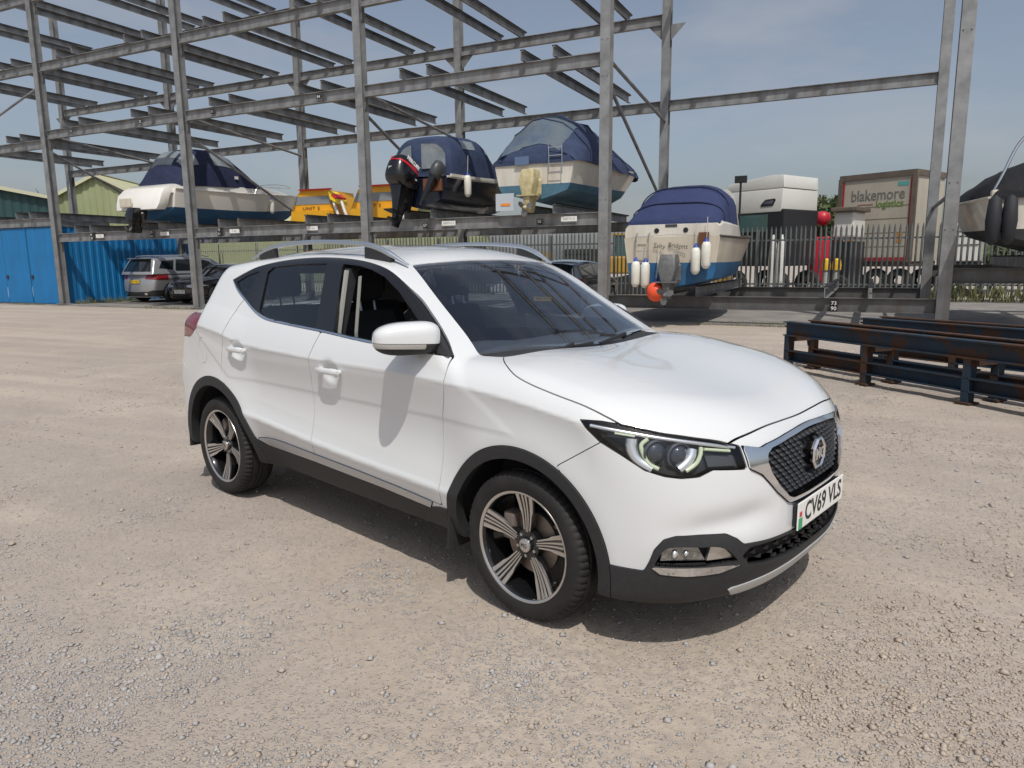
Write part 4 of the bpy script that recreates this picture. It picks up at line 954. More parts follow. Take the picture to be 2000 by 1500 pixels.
def canopy(boat, name, secs, m_, windows=(), vm=None, wrinkle=.012, n=17, p=.6, q=.75):
    sm = [tuple(r) for r in cat_rom(secs, 4)]; rows = [arch(*r[:5], n=n, p=p, q=q) for r in sm]
    def wr(x, y, z, k):
        v = mnoise.noise_vector(Vector((x*1.6+boat.location.x, y*1.6, z*1.6)))*2.2+mnoise.noise_vector(Vector((x*5+boat.location.x, y*4, z*5)))*.9; e = .35 if k in (0, n-1) else 1.
        return (x+v.x*wrinkle*e, y+v.y*wrinkle*e, z+v.z*wrinkle*e)
    rows = [[wr(x, y, z, k) for k, (x, y, z) in enumerate(r)] for r in rows]
    mb = MB(); mb.loft(rows, close_u=False)
    for r in ((rows[0], rows[-1])): mb.add(r, [tuple(range(n))])
    o = mb.build(name, m_, boat, 70)
    for wn, (i0, i1, k0, k1) in windows:
        w = MB(); ctr = Vector((0, (rows[0][0][1]+rows[-1][0][1])/2, rows[0][0][2])); pts = []
        for i in range(i0, i1+1):
            pts.append([tuple(Vector(rows[i][k])+(Vector(rows[i][k])-Vector((0, rows[i][k][1], rows[0][0][2]))).normalized()*.015) for k in range(k0, k1+1)])
        w.loft(pts, close_u=False).build(wn, vm or vinyl, o, 70)
    return o, rows
def end_window(parent, rows_i, lo, hi, inset, m_, dy):
    r = rows_i; n = len(r); cx = sum(p[0] for p in r)/n; cz = r[0][2]
    pts = [(cx+(p[0]-cx)*inset, p[1]+dy, cz+(p[2]-cz)*.90) for p in r[lo:hi]]; zl = cz+(max(p[2] for p in r)-cz)*.22
    pts = [pts[0]]+[q for q in pts if q[2] > zl+.05]+[pts[-1]]; pts = [(pts[1][0], pts[1][1], zl)]+pts[1:-1]+[(pts[-2][0], pts[-2][1], zl)]
    MB().add(pts, [tuple(range(len(pts)))]).build('canopy_window', m_, parent)
def fender(loc, label, h=.55, r=.095, group=None):
    f = thing('boat_fender', label, 'boat fender', loc, 0, group)
    MB().lathe([(.0001, -h/2), (r*.6, -h/2+.02), (r, -h/2+.09), (r, h/2-.10), (r*.7, h/2-.03), (.03, h/2)], 16).build('fender_body', fender_white, f, 60)
    MB().lathe([(r*.72, h/2-.04), (r*.5, h/2), (.035, h/2+.03), (.02, h/2+.07), (.0001, h/2+.07)], 12).build('fender_end', fender_blue, f, 60)
    MB().tube([(0, 0, h/2+.05), (.01, .01, h/2+.25), (0, .04, h/2+.5)], .008, 5).build('fender_rope', rope, f)
    return f
def outdrive(boat, x, y, z, m_, h=.75):
    """stern drive leg with its plate, gear case and propeller"""
    d = bpy.data.objects.new('stern_drive', None); link(d, boat); d.location = (x, y, z)
    MB().loft([[(a*.16, b_*.5-.05, h*.42) for a, b_ in ((-1, -.5), (1, -.5), (1, .5), (-1, .5))], [(a*.20, b_*.55-.12, h*.12) for a, b_ in ((-1, -.5), (1, -.5), (1, .5), (-1, .5))], [(a*.10, b_*.42-.16, -h*.25) for a, b_ in ((-1, -.5), (1, -.5), (1, .5), (-1, .5))], [(a*.05, b_*.36-.18, -h*.6) for a, b_ in ((-1, -.5), (1, -.5), (1, .5), (-1, .5))]]).build('drive_leg', m_, d, 40, bevel=.03)
    MB().prism([(-.24, -.42), (.24, -.42), (.18, .05), (-.18, .05)], 'z', -h*.22, -h*.19).build('cavitation_plate', m_, d)
    MB().lathe([(.0001, -.34), (.05, -.28), (.075, -.05), (.06, .18), (.0001, .26)], 14, Matrix.Translation((0, -.20, -h*.5)) @ Matrix.Rotation(-math.pi/2, 4, 'X')).build('gear_case', m_, d, 50)
    for k in range(3):
        a = 2*math.pi*k/3+.4
        MB().loft([[(math.cos(a)*r-math.sin(a)*w, -.46+w*.5, -h*.5+math.sin(a)*r+math.cos(a)*w) for w in (-ww, ww)]+[(math.cos(a)*r-math.sin(a)*w, -.452+w*.5, -h*.5+math.sin(a)*r+math.cos(a)*w) for w in (ww, -ww)] for r, ww in ((.04, .03), (.11, .07), (.19, .05), (.21, .01))]).build('propeller_blade', leg_grey, d)
    MB().loft([[(a*.24, .0, b_*.30) for a, b_ in ((-1, -.55), (-.55, -1), (.55, -1), (1, -.55), (1, .55), (.55, 1), (-.55, 1), (-1, .55))], [(a*.20, -.07, b_*.26) for a, b_ in ((-1, -.55), (-.55, -1), (.55, -1), (1, -.55), (1, .55), (.55, 1), (-.55, 1), (-1, .55))]]).build('transom_shield', m_, d)
    return d
def ladder(boat, x, y, z0, z1, w=.30, rungs=3):
    o = MB()
    for s in (-1, 1): o.tube([(x+s*w/2, y, z0), (x+s*w/2, y, z1-.05), (x+s*w/2, y+.10, z1)], .014, 6)
    for k in range(rungs): o.tube([(x-w/2, y, z0+.06+k*(z1-z0-.15)/max(rungs-1, 1)), (x+w/2, y, z0+.06+k*(z1-z0-.15)/max(rungs-1, 1))], .012, 6)
    return o.build('boarding_ladder', steel_rail, boat, 50)
# ---- white sports cruiser under the navy canopy
ZB = 2.33+.30+.22+.03
A = thing('motor_boat', 'white sports cruiser with navy canopy and turquoise bottom, on the rack above the silver car', 'boat', (-21.85, 17.0, ZB-.05), 0)
make_hull(A, [(0, .12, .92, .42, 1.05, .52, 1.14, 1.12, .05), (1.2, .08, .98, .42, 1.12, .52, 1.22, 1.12, .05), (2.8, .05, 1.0, .44, 1.12, .54, 1.25, 1.16, .06), (4.2, .08, .88, .50, 1.0, .60, 1.16, 1.22, .10), (5.4, .20, .58, .60, .70, .70, .90, 1.28, .2), (6.2, .40, .22, .72, .30, .78, .48, 1.32, .35), (6.6, .62, .02, .82, .05, .88, .10, 1.34, .45)], anti_blue, bright_white, bright_white, bright_white)
MB().loft([[(s*b_, y, z) for s, z in ((-1, .98), (-.96, zt-.05), (-.8, zt), (.8, zt), (.96, zt-.05), (1, .98))] for y, b_, zt in ((-.25, .98, 1.18), (.1, 1.08, 1.28), (1.6, 1.12, 1.36), (3.0, 1.08, 1.44), (4.3, .92, 1.49), (5.4, .60, 1.46), (6.2, .25, 1.42))]).build('cabin_top', bright_white, A, 40)
MB().loft([[(a*w, y, z) for a in (-1, 1)]+[(a*w, y+.35, z) for a in (1, -1)] for y, w, z in ((-.62, .98, .42), (-.55, 1.06, .62), (-.45, 1.08, .92), (-.25, 1.0, 1.14))]).build('bathing_platform', bright_white, A, 40, bevel=.04)
MB().box((-.42, -.66, .66), (.50, .10, .30)).build('transom_locker', gel_cream, A, bevel=.03)
cA, rA = canopy(A, 'canopy', [(.30, 1.05, 1.22, .55, 1.55), (.75, 1.10, 1.26, .72, 2.30), (1.2, 1.10, 1.28, .82, 2.54), (2.1, 1.10, 1.32, .86, 2.62), (2.9, 1.04, 1.36, .78, 2.46), (3.6, .98, 1.40, .70, 2.02), (4.2, .90, 1.42, .55, 1.50)], navy_canvas, windows=(('canopy_window', (3, 8, 11, 14)), ('canopy_window', (11, 16, 11, 14)), ('canopy_window', (2, 6, 5, 10))), p=.5, q=.6)
MB().loft([[(x*k, 3.5+dy, z) for x, dy, z in ((-.98, 0, 1.36), (-.6, .55, 1.40), (0, .75, 1.42), (.6, .55, 1.40), (.98, 0, 1.36))] if zz == 0 else [(x*.93, 3.15+dy, z) for x, dy, z in ((-.95, 0, 1.74), (-.6, .45, 1.76), (0, .62, 1.77), (.6, .45, 1.76), (.95, 0, 1.74))] for zz, k in ((0, 1), (1, 1))], close_u=False).build('wind_screen', tint_glass, A)
for s in (-1, 1): MB().tube(cat_rom([(s*1.02, 3.6, 1.18), (s*1.0, 3.9, 1.50), (s*.80, 5.0, 1.66), (s*.40, 6.1, 1.70), (0, 6.6, 1.70)], 5), .014, 6).build('guard_rail', steel_rail, A, 60)
outdrive(A, .05, -.55, .15, engine_black, .8)
for yy, tx in ((3.9, '10630'),): text_mesh('registration', tx, .16, mat('dark_print', (.03, .03, .05), .5), A, axes((1.12, 4.05, 1.22), (-.12, 1, .0), (.05, 0, 1)), .002)
fender((-20.72, 21.35, ZB+.74), 'white fender with blue end hanging on the sports cruiser bow', .55, .09)
for sx, yy, zz in ((1, .6, 1.62), (1, 2.75, 1.70)): MB().box((sx*1.07, yy, zz), (.02, .16, .10)).build('white_patch', tag_white, cA)
# ---- navy boat with the black outboard
B = thing('motor_boat', 'dark navy hulled boat with blue canopy and black outboard engine, on the rack', 'boat', (-11.05, 16.75, ZB-.06), 0)
make_hull(B, [(0, .08, .78, .30, .86, .60, .94, .86, .0), (1.5, .05, .82, .30, .92, .60, 1.0, .88, .02), (3.0, .05, .80, .34, .90, .62, 1.0, .94, .05), (4.2, .12, .58, .44, .70, .70, .86, 1.02, .14), (5.1, .32, .20, .62, .28, .80, .44, 1.10, .3), (5.45, .52, .02, .76, .04, .88, .08, 1.14, .42)], navy_hull, navy_hull, gel_white, gel_white)
for s in (-1, 1): MB().sweep([(s*.99, .1, .90), (s*1.02, 1.5, .93), (s*1.02, 3.0, 1.0), (s*.92, 3.9, 1.06), (s*.55, 4.9, 1.16)], [(-.02, -.035), (.02, -.035), (.02, .04), (-.02, .04)]).build('gunwale_band', gel_white, B, 50)
MB().loft([[(s*b_, y, z) for s, z in ((-1, .92), (-.85, zt), (.85, zt), (1, .92))] for y, b_, zt in ((2.5, .90, 1.30), (3.3, .86, 1.34), (4.2, .62, 1.26), (5.0, .28, 1.18))]).build('cuddy', gel_white, B, 40)
cB, rB = canopy(B, 'canopy', [(.30, .92, .92, .74, 1.88), (.5, .93, .93, .78, 2.00), (1.4, .95, .95, .82, 2.10), (2.2, .95, 1.0, .80, 2.06), (2.7, .92, 1.05, .64, 1.84), (3.3, .86, 1.15, .40, 1.42)], tarp_blue, windows=(('canopy_window', (6, 9, 12, 14)), ('canopy_window', (12, 15, 12, 14))), p=.42, q=.45)
end_window(cB, rB[0], 2, 8, .86, vinyl, -.04); end_window(cB, rB[0], 8, 15, .86, vinyl, -.04)
MB().box((-.62, -.05, .62), (.34, .10, .30)).build('transom_block', wood, B, bevel=.01); MB().box((.52, -.05, .66), (.55, .10, .32)).build('transom_block', wood, B, bevel=.01)
ob = thing('outboard_engine', 'black outboard engine with red stripe tilted on the navy boat', 'outboard engine', (-11.30, 16.35, ZB+.42), 0)
ob.rotation_euler = (-.30, 0, -.15)
def f_cowl(P):
    x, y, z = P[..., 0]/1.15, P[..., 1]/1.12, P[..., 2]; k = 1-.20*np.clip((z-.45)/.4, -1, 1)
    return ((np.abs(x)/(.30*k))**3+(np.abs(y+.05+.12*(z-.4))/(.40*k))**2.8+(np.abs(z-.52)/.42)**2.8)**(1/2.9)*.35-.35
Pq, Fq, Nq = surfnets(f_cowl, (-.5, -.7, .02), (.5, .62, 1.05), .036); so = Shell(Pq, Fq, Nq)
so.take('band', lambda P: np.maximum(.60-.30*(P[:, 1]+.1)-P[:, 2], P[:, 2]-(.70-.12*(P[:, 1]+.1))), None)
cwl = so.obj('engine_cowl', so.polys, engine_black, ob, sides=(1,)); so.obj('engine_stripe', 'band', engine_red, cwl, sides=(1,), offset=.003)
text_mesh('engine_name', 'MERCURY', .155, tag_white, cwl, axes((.330, -.06, .745), (.05, 1, -.30), (-.15, 0, 1)), .006, .50, .003)
text_mesh('engine_letters', '75', .12, engine_red, cwl, axes((-.02, -.505, .74), (1, 0, 0), (0, .1, 1)), .006)
text_mesh('engine_mark', 'M', .14, tag_white, cwl, axes((-.05, -.50, .48), (1, 0, 0), (0, 0, 1)), .006)
MB().box((.345, .0, .36), (.006, .30, .05)).build('engine_label', mat('grey_label', (.4, .4, .42), .5), cwl)
MB().loft([[(a*w, y0+b_*d, z) for a, b_ in ((-1, -1), (1, -1), (1, 1), (-1, 1))] for w, d, y0, z in ((.20, .26, 0, .12), (.15, .20, .02, -.15), (.09, .14, .02, -.55), (.04, .11, .0, -.95))]).build('engine_leg', engine_black, ob, 40, bevel=.03)
MB().prism([(-.16, -.36), (.16, -.36), (.12, .10), (-.12, .10)], 'z', -.60, -.57).build('cavitation_plate', engine_black, ob)
MB().lathe([(.0001, -.30), (.05, -.25), (.07, 0), (.0001, .25)], 12, Matrix.Translation((0, -.05, -.80)) @ Matrix.Rotation(-math.pi/2, 4, 'X')).build('gear_case', engine_black, ob, 50)
MB().loft([[(a*.10, .30+b_*.08, z) for a, b_ in ((-1, -1), (1, -1), (1, 1), (-1, 1))] for z in (.15, -.45)]).build('mount_bracket', engine_black, ob, 40, bevel=.02)
so = thing('auxiliary_engine', 'small black auxiliary outboard beside the big one on the navy boat', 'outboard engine', (-10.45, 16.5, ZB+.62), 0); so.rotation_euler = (-.5, .25, 0)
MB().loft([[(w*math.cos(a), d*math.sin(a), z) for a in np.linspace(0, 2*math.pi, 14, endpoint=False)] for w, d, z in ((.10, .14, .15), (.16, .22, .22), (.17, .24, .42), (.14, .20, .58), (.06, .10, .64))]).build('engine_cowl', mat('engine_grey', (.05, .055, .06), .4), so, 50)
MB().loft([[(a*w, b_*w*1.4, z) for a, b_ in ((-1, -1), (1, -1), (1, 1), (-1, 1))] for w, z in ((.09, .2), (.05, -.3), (.03, -.65))]).build('engine_leg', engine_black, so, 40)
MB().tube([(0, .1, .3), (.02, .4, .34), (.05, .65, .30)], .02, 6).build('tiller', engine_black, so)
fender((-9.98, 17.6, ZB+.62), 'white fender hanging on the side of the navy boat', .60, .10)
# ---- cruiser under the big faded tarpaulin
Cb = thing('motor_boat', 'white and blue cruiser under a large faded blue tarpaulin, on the rack', 'boat', (-7.55, 16.6, ZB-.06), 0)
make_hull(Cb, [(0, .10, .88, .34, .96, .50, 1.06, 1.02, -.03), (1.5, .06, .95, .34, 1.05, .52, 1.22, 1.02, 0), (3.2, .06, .95, .38, 1.08, .56, 1.30, 1.06, .05), (4.6, .14, .72, .46, .86, .66, 1.16, 1.14, .14), (5.6, .36, .30, .62, .42, .80, .72, 1.22, .26), (6.05, .60, .02, .80, .05, .94, .16, 1.28, .4)], anti_teal, gel_white, gel_white, gel_cream)
cC, rC = canopy(Cb, 'tarpaulin', [(-.06, 1.14, .98, .74, 1.36), (.40, 1.18, 1.02, .84, 1.90), (1.0, 1.26, 1.0, .94, 2.22), (2.0, 1.34, .98, .96, 2.28), (3.4, 1.36, .96, .80, 2.06), (4.8, 1.22, 1.02, .36, 1.80), (5.7, .84, 1.02, .25, 1.60), (6.15, .30, 1.12, .08, 1.38)], tarp_blue, windows=(('tarpaulin_panel', (0, 8, 3, 12)),), vm=faded_tarp, wrinkle=.05, p=.80, q=.95)
for q in ((.45, .95), (1.6, 2.75)): pass
for i in (6, 12, 18): MB().tube([tuple(Vector(p)+Vector((0, 0, .02))) for p in rC[i]], .02, 5).build('tarpaulin_seam', navy_canvas, cC)
ladder(Cb, .62, -.12, .70, 1.42, .34, 4)
outdrive(Cb, .0, -.08, .42, leg_yellow, 1.0)
MB().box((-.72, -.16, .10), (.50, .02, .42)).build('trim_tab', mat('tab_grey', (.45, .50, .55), .5), Cb)
MB().box((-.70, -.175, .04), (.26, .012, .06)).build('trim_tab_mark', mat('orange_mark', (.75, .25, .03), .5), Cb)
MB().box((-.95, .25, 1.02), (.20, .30, .36)).build('engine_pod', leg_grey, Cb, bevel=.03)
MB().box((-.28, -.09, 1.07), (.38, .02, .20)).build('name_board', mat('board_blue', (.10, .15, .26), .6), Cb)
# ---- cabin boat on the low rack
Zd = .34+.30+.22+.03
D = thing('motor_boat', 'cream and blue cabin boat with plain blue canopy and fenders, on the lowest rack', 'boat', (-3.98, 16.05, Zd-.10), 0)
make_hull(D, [(0, .08, .92, .28, .99, .62, 1.06, 1.18, -.05), (1.3, .04, .96, .28, 1.06, .62, 1.16, 1.18, 0), (2.8, .04, .94, .32, 1.06, .64, 1.20, 1.20, .05), (4.1, .14, .66, .42, .80, .70, 1.04, 1.26, .15), (5.0, .36, .26, .60, .36, .82, .60, 1.32, .28), (5.4, .60, .02, .78, .05, .94, .12, 1.36, .4)], anti_blue, gel_cream, gel_white, mat('rub_dark', (.07, .06, .05), .6))
MB().loft([[(s*b_, y, z) for s, z in ((-1, 1.16), (-.98, zt-.06), (-.92, zt), (.92, zt), (.98, zt-.06), (1, 1.16))] for y, b_, zt in ((-.05, 1.05, 1.44), (.25, 1.10, 1.52), (1.2, 1.14, 1.50), (2.0, 1.12, 1.50))]).build('cockpit_coaming', gel_white, D, 40)
MB().loft([[(s*b_, y, z) for s, z in ((-1, 1.18), (-.86, zt-.10), (-.76, zt), (.76, zt), (.86, zt-.10), (1, 1.18))] for y, b_, zt in ((2.1, 1.05, 2.32), (2.5, 1.05, 2.30), (3.2, .98, 1.85), (4.2, .78, 1.62), (5.0, .42, 1.46))]).build('cabin', gel_white, D, 40)
for s in (-1, 1): MB().loft([[(s*(.955-.0*k), y, z) for y, z in ((2.25, 1.60), (2.9, 1.60), (2.75, 2.02), (2.25, 2.12))], [(s*.93, y, z) for y, z in ((2.25, 1.60), (2.9, 1.60), (2.75, 2.02), (2.25, 2.12))]] if False else [[(s*(1.0-.17*(z-1.18)/1.1+o), y, z) for y, z in ((2.2, 1.60), (2.75, 1.60), (2.6, 2.02), (2.2, 2.10))] for o in (.012, -.01)]).build('cabin_window', tint_glass, D)
cD, rD = canopy(D, 'canopy', [(.02, 1.02, 1.46, .92, 1.56), (.5, 1.04, 1.48, .84, 1.92), (1.05, 1.06, 1.48, .76, 2.30), (1.5, 1.06, 1.48, .74, 2.40), (2.2, 1.05, 1.48, .74, 2.42)], blue_canvas, wrinkle=.014, p=.45, q=.45)
for yy in (.5, 1.05): MB().tube([tuple(Vector(p)+Vector((0, 0, .012))) for p in arch(yy, 1.045, 1.50, .80, 1.93 if yy < .7 else 2.31, n=17, p=.45, q=.45)], .016, 5).build('canopy_batten', navy_canvas, cD)
ladder(D, -.62, -.14, .50, 1.28, .28, 3)
outdrive(D, .02, -.10, .40, leg_grey, .95)
for tx, xx, ww in (('Salty', -.24, .27), ('Bridgett', .17, .44)): text_mesh('boat_name', tx, .145, mat('name_print', (.10, .09, .08), .6), D, axes((xx, -.10, .98), (1, 0, 0), (0, 0, 1)) @ Matrix(((1, .25, 0, 0), (0, 1, 0, 0), (0, 0, 1, 0), (0, 0, 0, 1))), .002, ww)
for x in (-.32, .32):
    MB().lathe([(.0001, 0), (.055, 0), (.055, .012), (.0001, .012)], 14, Matrix.Translation((x, -.05, 1.32)) @ Matrix.Rotation(math.pi/2, 4, 'X')).build('port_light', mat('port_dark', (.02, .02, .025), .2), D)
MB().box((.0, -.055, 1.42), (.26, .01, .06)).build('name_plate', mat('plate_dark', (.05, .05, .06), .5), D)
MB().box((.72, -.10, 1.12), (.22, .03, .28)).build('wooden_pad', wood, D)
for dx, z, lab in ((-.74, .38, 'white fender below the ladder of the cabin boat, left of the pair'), (-.52, .36, 'white fender below the ladder of the cabin boat, beside the orange buoy'), (.58, .66, 'white fender hanging under the wooden pad of the cabin boat, left and lower one'), (.80, .78, 'white fender hanging under the wooden pad of the cabin boat, right and higher one')):
    fender((-3.98+dx, 15.86, Zd-.10+z), lab, .60, .10, 'fenders on the cabin boat stern')
by = thing('buoy', 'round orange buoy hanging at the stern of the cabin boat', 'buoy', (-4.22, 15.75, .78), 0)
MB().ball((0, 0, 0), .205, 24, 16, (1, 1, 1.06)).build('buoy_ball', mat('buoy_orange', (.80, .10, .035), .45, noise=(5, (.65, .07, .03), .6)), by, 60)
MB().lathe([(.05, .20), (.045, .26), (.02, .29), (.0001, .29)], 12).build('buoy_eye', fender_blue, by, 60); MB().tube([(0, 0, .28), (.02, .05, .6), (.0, .18, .95)], .01, 5).build('buoy_rope', rope, by)
# ---- boat at the right edge
E_ = thing('motor_boat', 'white boat under a black cover at the right edge of the rack', 'boat', (3.05, 15.85, 1.50), .05)
make_hull(E_, [(0, .10, .92, .34, 1.05, .46, 1.22, 1.02, -.05), (1.5, .06, 1.0, .34, 1.16, .48, 1.34, 1.04, 0), (3.2, .08, .98, .38, 1.14, .52, 1.34, 1.10, .05), (4.6, .2, .7, .5, .86, .64, 1.1, 1.18, .15), (5.8, .5, .1, .75, .15, .86, .3, 1.28, .35)], mat('antifoul_black', (.02, .022, .025), .8, noise=(3, (.05, .05, .05), .8)), gel_white, gel_white, gel_cream)
canopy(E_, 'cover', [(-.1, 1.20, 1.0, .80, 1.40), (.5, 1.26, 1.02, .85, 1.72), (1.6, 1.34, 1.02, .80, 1.80), (3.2, 1.34, 1.08, .65, 1.75), (4.8, 1.0, 1.16, .35, 1.60), (5.8, .35, 1.25, .1, 1.40)], mat('black_cover', (.010, .011, .014), .85, bump=(7, .6, .04)), wrinkle=.03)
MB().tube(cat_rom([(-1.15, .1, 1.12), (-1.02, .12, 1.45), (-.80, .2, 1.98), (-.45, .25, 2.28), (.2, .3, 2.36), (.9, .3, 2.2), (1.1, .25, 1.4)], 6), .028, 8).build('arch_rail', steel_rail, E_, 60)
for x in (-1.16, -.92): MB().loft([[(x+w*math.cos(a), -.22+w*math.sin(a), z) for a in np.linspace(0, 2*math.pi, 10, endpoint=False)] for w, z in ((.02, 1.05), (.10, .98), (.13, .6), (.10, .25), (.03, .18))]).build('dark_fender', mat('dark_fender', (.02, .022, .028), .7), E_, 60)
MB().box((-1.05, .02, .86), (.30, .16, .60)).build('stern_locker', gel_cream, E_, bevel=.04)
# ---- two orange rescue boats on the back of the rack
def rescue(x, y, lab):
    r = thing('rescue_boat', lab, 'rescue boat', (x, y, ZB-.02), .12, 'orange rescue boats on the rack')
    orange = mat('rescue_orange', (.76, .40, .02), .4, noise=(3, (.62, .31, .02), .6)); yel = mat('rescue_yellow', (.85, .62, .03), .4); redm = mat('rescue_red', (.62, .03, .02), .4); grw = mat('rescue_window', (.22, .25, .28), .15)
    MB().loft([[(a*w, yy, z) for a, z in ((-1, .0+h), (-.9, .42), (.9, .42), (1, 0+h))] for yy, w, h in ((0, .85, 0), (1.4, .9, 0), (2.6, .6, .1), (3.2, .15, .2))]).build('hull', orange, r, 40)
    sec = [(-.95, .40), (-.62, 1.05), (-.48, 1.14), (.62, 1.14), (.80, .40)]
    MB().loft([[(a, yy, z) for a, z in sec] for yy in (.25, 1.9)]).build('cabin', orange, r, 30)
    MB().prism([(-.80, .66), (-.66, .94), (.66, .94), (.74, .66)], 'y', .235, .25).build('cabin_window', grw, r)
    MB().box((.10, .24, 1.165), (1.30, .12, .05)).build('roof_edge', redm, r)
    MB().prism([(.70, 1.10), (1.05, .80), (1.12, .62), (.78, .80)], 'y', .1, .7).build('side_fairing', yel, r); MB().prism([(.86, 1.0), (1.06, .86), (1.02, .78), (.84, .92)], 'y', .09, .71).build('fairing_stripe', redm, r)
    for k in (.0, .32): MB().tube([(.86+k, .2, .72), (1.02+k, .1, .40), (1.18+k, .1, .0)], .055, 8).build('grab_tube', fender_white, r, 60)
    text_mesh('craft_print', 'UNIT 2', .15, MATS['dark_print'], r, axes((-.1, .232, .52), (1, 0, 0), (0, 0, 1)), .002, .7)
rescue(-18.15+.3, 20.2, 'orange rescue boat on the rack next to the sports cruiser bow'); rescue(-15.55+.35, 20.2, 'orange rescue boat on the rack beside the outboard engine')

# ------------------------------------------------------------------ parked cars under the rack
def parked_car(name, label, loc, rz, sp, paint):
    c = thing(name, label, 'car', loc, rz)
    roof = pchip(*sp['roof']); hood = pchip(*sp['hood']); W = sp['w']; xf, xr = sp['xf'], sp['xr']; wbf, wbr = sp['axles']; wr = sp['wr']; belt = sp['belt']
    def f(P):
        x, y, z = P[..., 0], np.abs(P[..., 1]), P[..., 2]
        d = z-belt; side = W-.10*np.clip((x-xf+.9)/.9, 0, 1)**2-.08*np.clip((xr+.8-x)/.8, 0, 1)**2
        side = side-np.where(d > 0, .36*d+.10*d*d, .03*(d/.45)**2)+.012*np.exp(-((z-belt+.18)/.05)**2)
        fs = (y-side)*.93; fh = (z-(hood(x)-.04*(y/.8)**3)); nf = xf-.05*((z-.55)/.3)**2-.22*(y/W)**3; nr = xr+.05*((z-.60)/.35)**2+.18*(y/W)**3
        Lo = smax(fs, fh, .08); Lo = smax(Lo, (x-nf)*.95, .12); Lo = smax(Lo, (nr-x)*.95, .12); Lo = smax(Lo, .20-z, .03)
        fr = z-(roof(x)-.05*(y/.6)**2); fw = (z-(sp['ws'][1]-sp['ws'][2]*(x-sp['ws'][0]+.18*y*y)))*.85; fg = (z-(sp['rg'][1]+sp['rg'][2]*(x-sp['rg'][0]-.16*y*y)))/math.hypot(1, sp['rg'][2])
        G = smax(fr, fw, .05); G = smax(G, fg, .05); G = smax(G, fs, .05); G = smax(G, belt-.04-z, .02)
        return smin(Lo, G, .02)
    P, F, N = surfnets(f, (xr-.12, -.046, .14), (xf+.12, W+.1, sp['h']+.08), .031)
    s = Shell(P, F, N); _, s.polys = s.cut(s.polys, s.arr()[:, 1]-1e-4); side = lambda P, N: P[:, 1] > .4
    for wx in (wbf, wbr): s.take('hole', lambda P, wx=wx: np.hypot(P[:, 0]-wx, P[:, 2]-wr)-wr*1.16, side)
    for k, o in enumerate(sp['side_glass']): s.take('sg', outline(pSide, o), side, gap=.004)
    s.take('screen', lambda P: np.maximum.reduce([fwz(P, sp['ws'], -1)-.03, belt+.06-P[:, 2], P[:, 2]-(roof(P[:, 0])-.03), P[:, 1]-(W-.14-.42*(P[:, 2]-belt))]), lambda P, N: (N[:, 0] > .25) & (P[:, 2] > belt), gap=.004)
    s.take('rear_glass', lambda P: np.maximum.reduce([belt+.08-P[:, 2], P[:, 2]-(sp['h']-.14), P[:, 1]-(W-.15-.42*(P[:, 2]-belt))]), lambda P, N: (N[:, 0] < -.25) & (P[:, 2] > belt), gap=.004)
    yz = lambda P: np.stack([np.abs(P[:, 1]), P[:, 2]], 1)
    for nm, poly, end in sp['marks']: s.take(nm, outline(yz, poly), (lambda P, N: P[:, 0] > xf-.8) if end > 0 else (lambda P, N: P[:, 0] < xr+.75), gap=.003)
    s.obj('car_body', s.polys, paint, c, sides=(1, -1), flange=.03)
    gl = mat('parked_glass', (.012, .015, .018), .04, coat=1.)
    for nm, pn in (('sg', 'side_window'), ('screen', 'windscreen'), ('rear_glass', 'rear_window')):
        if s.parts.get(nm):
            for q in ((1,), (-1,)) if nm == 'sg' else ((1, -1),): s.obj(pn, nm, gl, c, sides=q, offset=-.006)
    for nm, poly, end in sp['marks']:
        m_ = sp['mm'][nm]
        for q in ((1,), (-1,)) if nm.endswith('lamp') or nm.endswith('grille') else ((1, -1),): s.obj(nm, nm, m_, c, sides=q, offset=.004, flange=.02)
    MB().box(((xf+xr)/2, 0, .34), (xf-xr-.3, W*1.5, .22)).build('underbody', interior_dark, c)
    for wx in (wbf, wbr):
        for q in (-1, 1):
            w = bpy.data.objects.new('wheel', None); link(w, c); w.location = (wx, q*(W-.12), wr); M_ = Matrix.Rotation(-q*math.pi/2, 4, 'X')
            MB().lathe([(wr*.66, .10), (wr*.74, .115), (wr*.94, .105), (wr, .08), (wr, -.08), (wr*.94, -.1), (wr*.66, -.1)], 32, M_).build('tyre', rubber, w, 35)
            MB().lathe([(wr*.68, .10), (wr*.66, .105), (wr*.60, .06), (wr*.58, -.05), (.0001, -.05)], 32, M_).build('rim', gloss_black, w, 35)
            sk = MB()
            for k in range(10):
                a = 2*math.pi*k/10; sk.loft([[Vector((r*math.cos(a)-v*math.sin(a), r*math.sin(a)+v*math.cos(a), h)) for v, h in ((-wd, .07), (wd, .07), (wd, .10), (-wd, .10))] for r, wd in ((.02, .03), (wr*.63, .016))])
            mb2 = MB(); mb2.add([M_ @ Vector(p) for p in sk.P], sk.F); mb2.build('spokes', satin_silver, w)
    for (x, z, txt, m_, yd) in sp['plates']:
        pl = MB().box((x, 0, z), (.012, .52, .115)).build('number_plate', m_, c); text_mesh('plate_text', txt, .10, ink, pl, axes((x+.0065*yd, 0, z), (0, yd, 0), (0, 0, 1)), .0008, .44, .002)
    return c
def fwz(P, ws, s): return P[:, 2]-(ws[1]-ws[2]*(P[:, 0]-ws[0]+.18*P[:, 1]**2))
silver_paint = mat('silver_paint', (.38, .39, .41), .32, .5, coat=.8); black_paint = mat('black_paint', (.006, .006, .008), .15, coat=1.)
dark_paint = mat('dark_paint', (.010, .012, .016), .16, coat=1.)
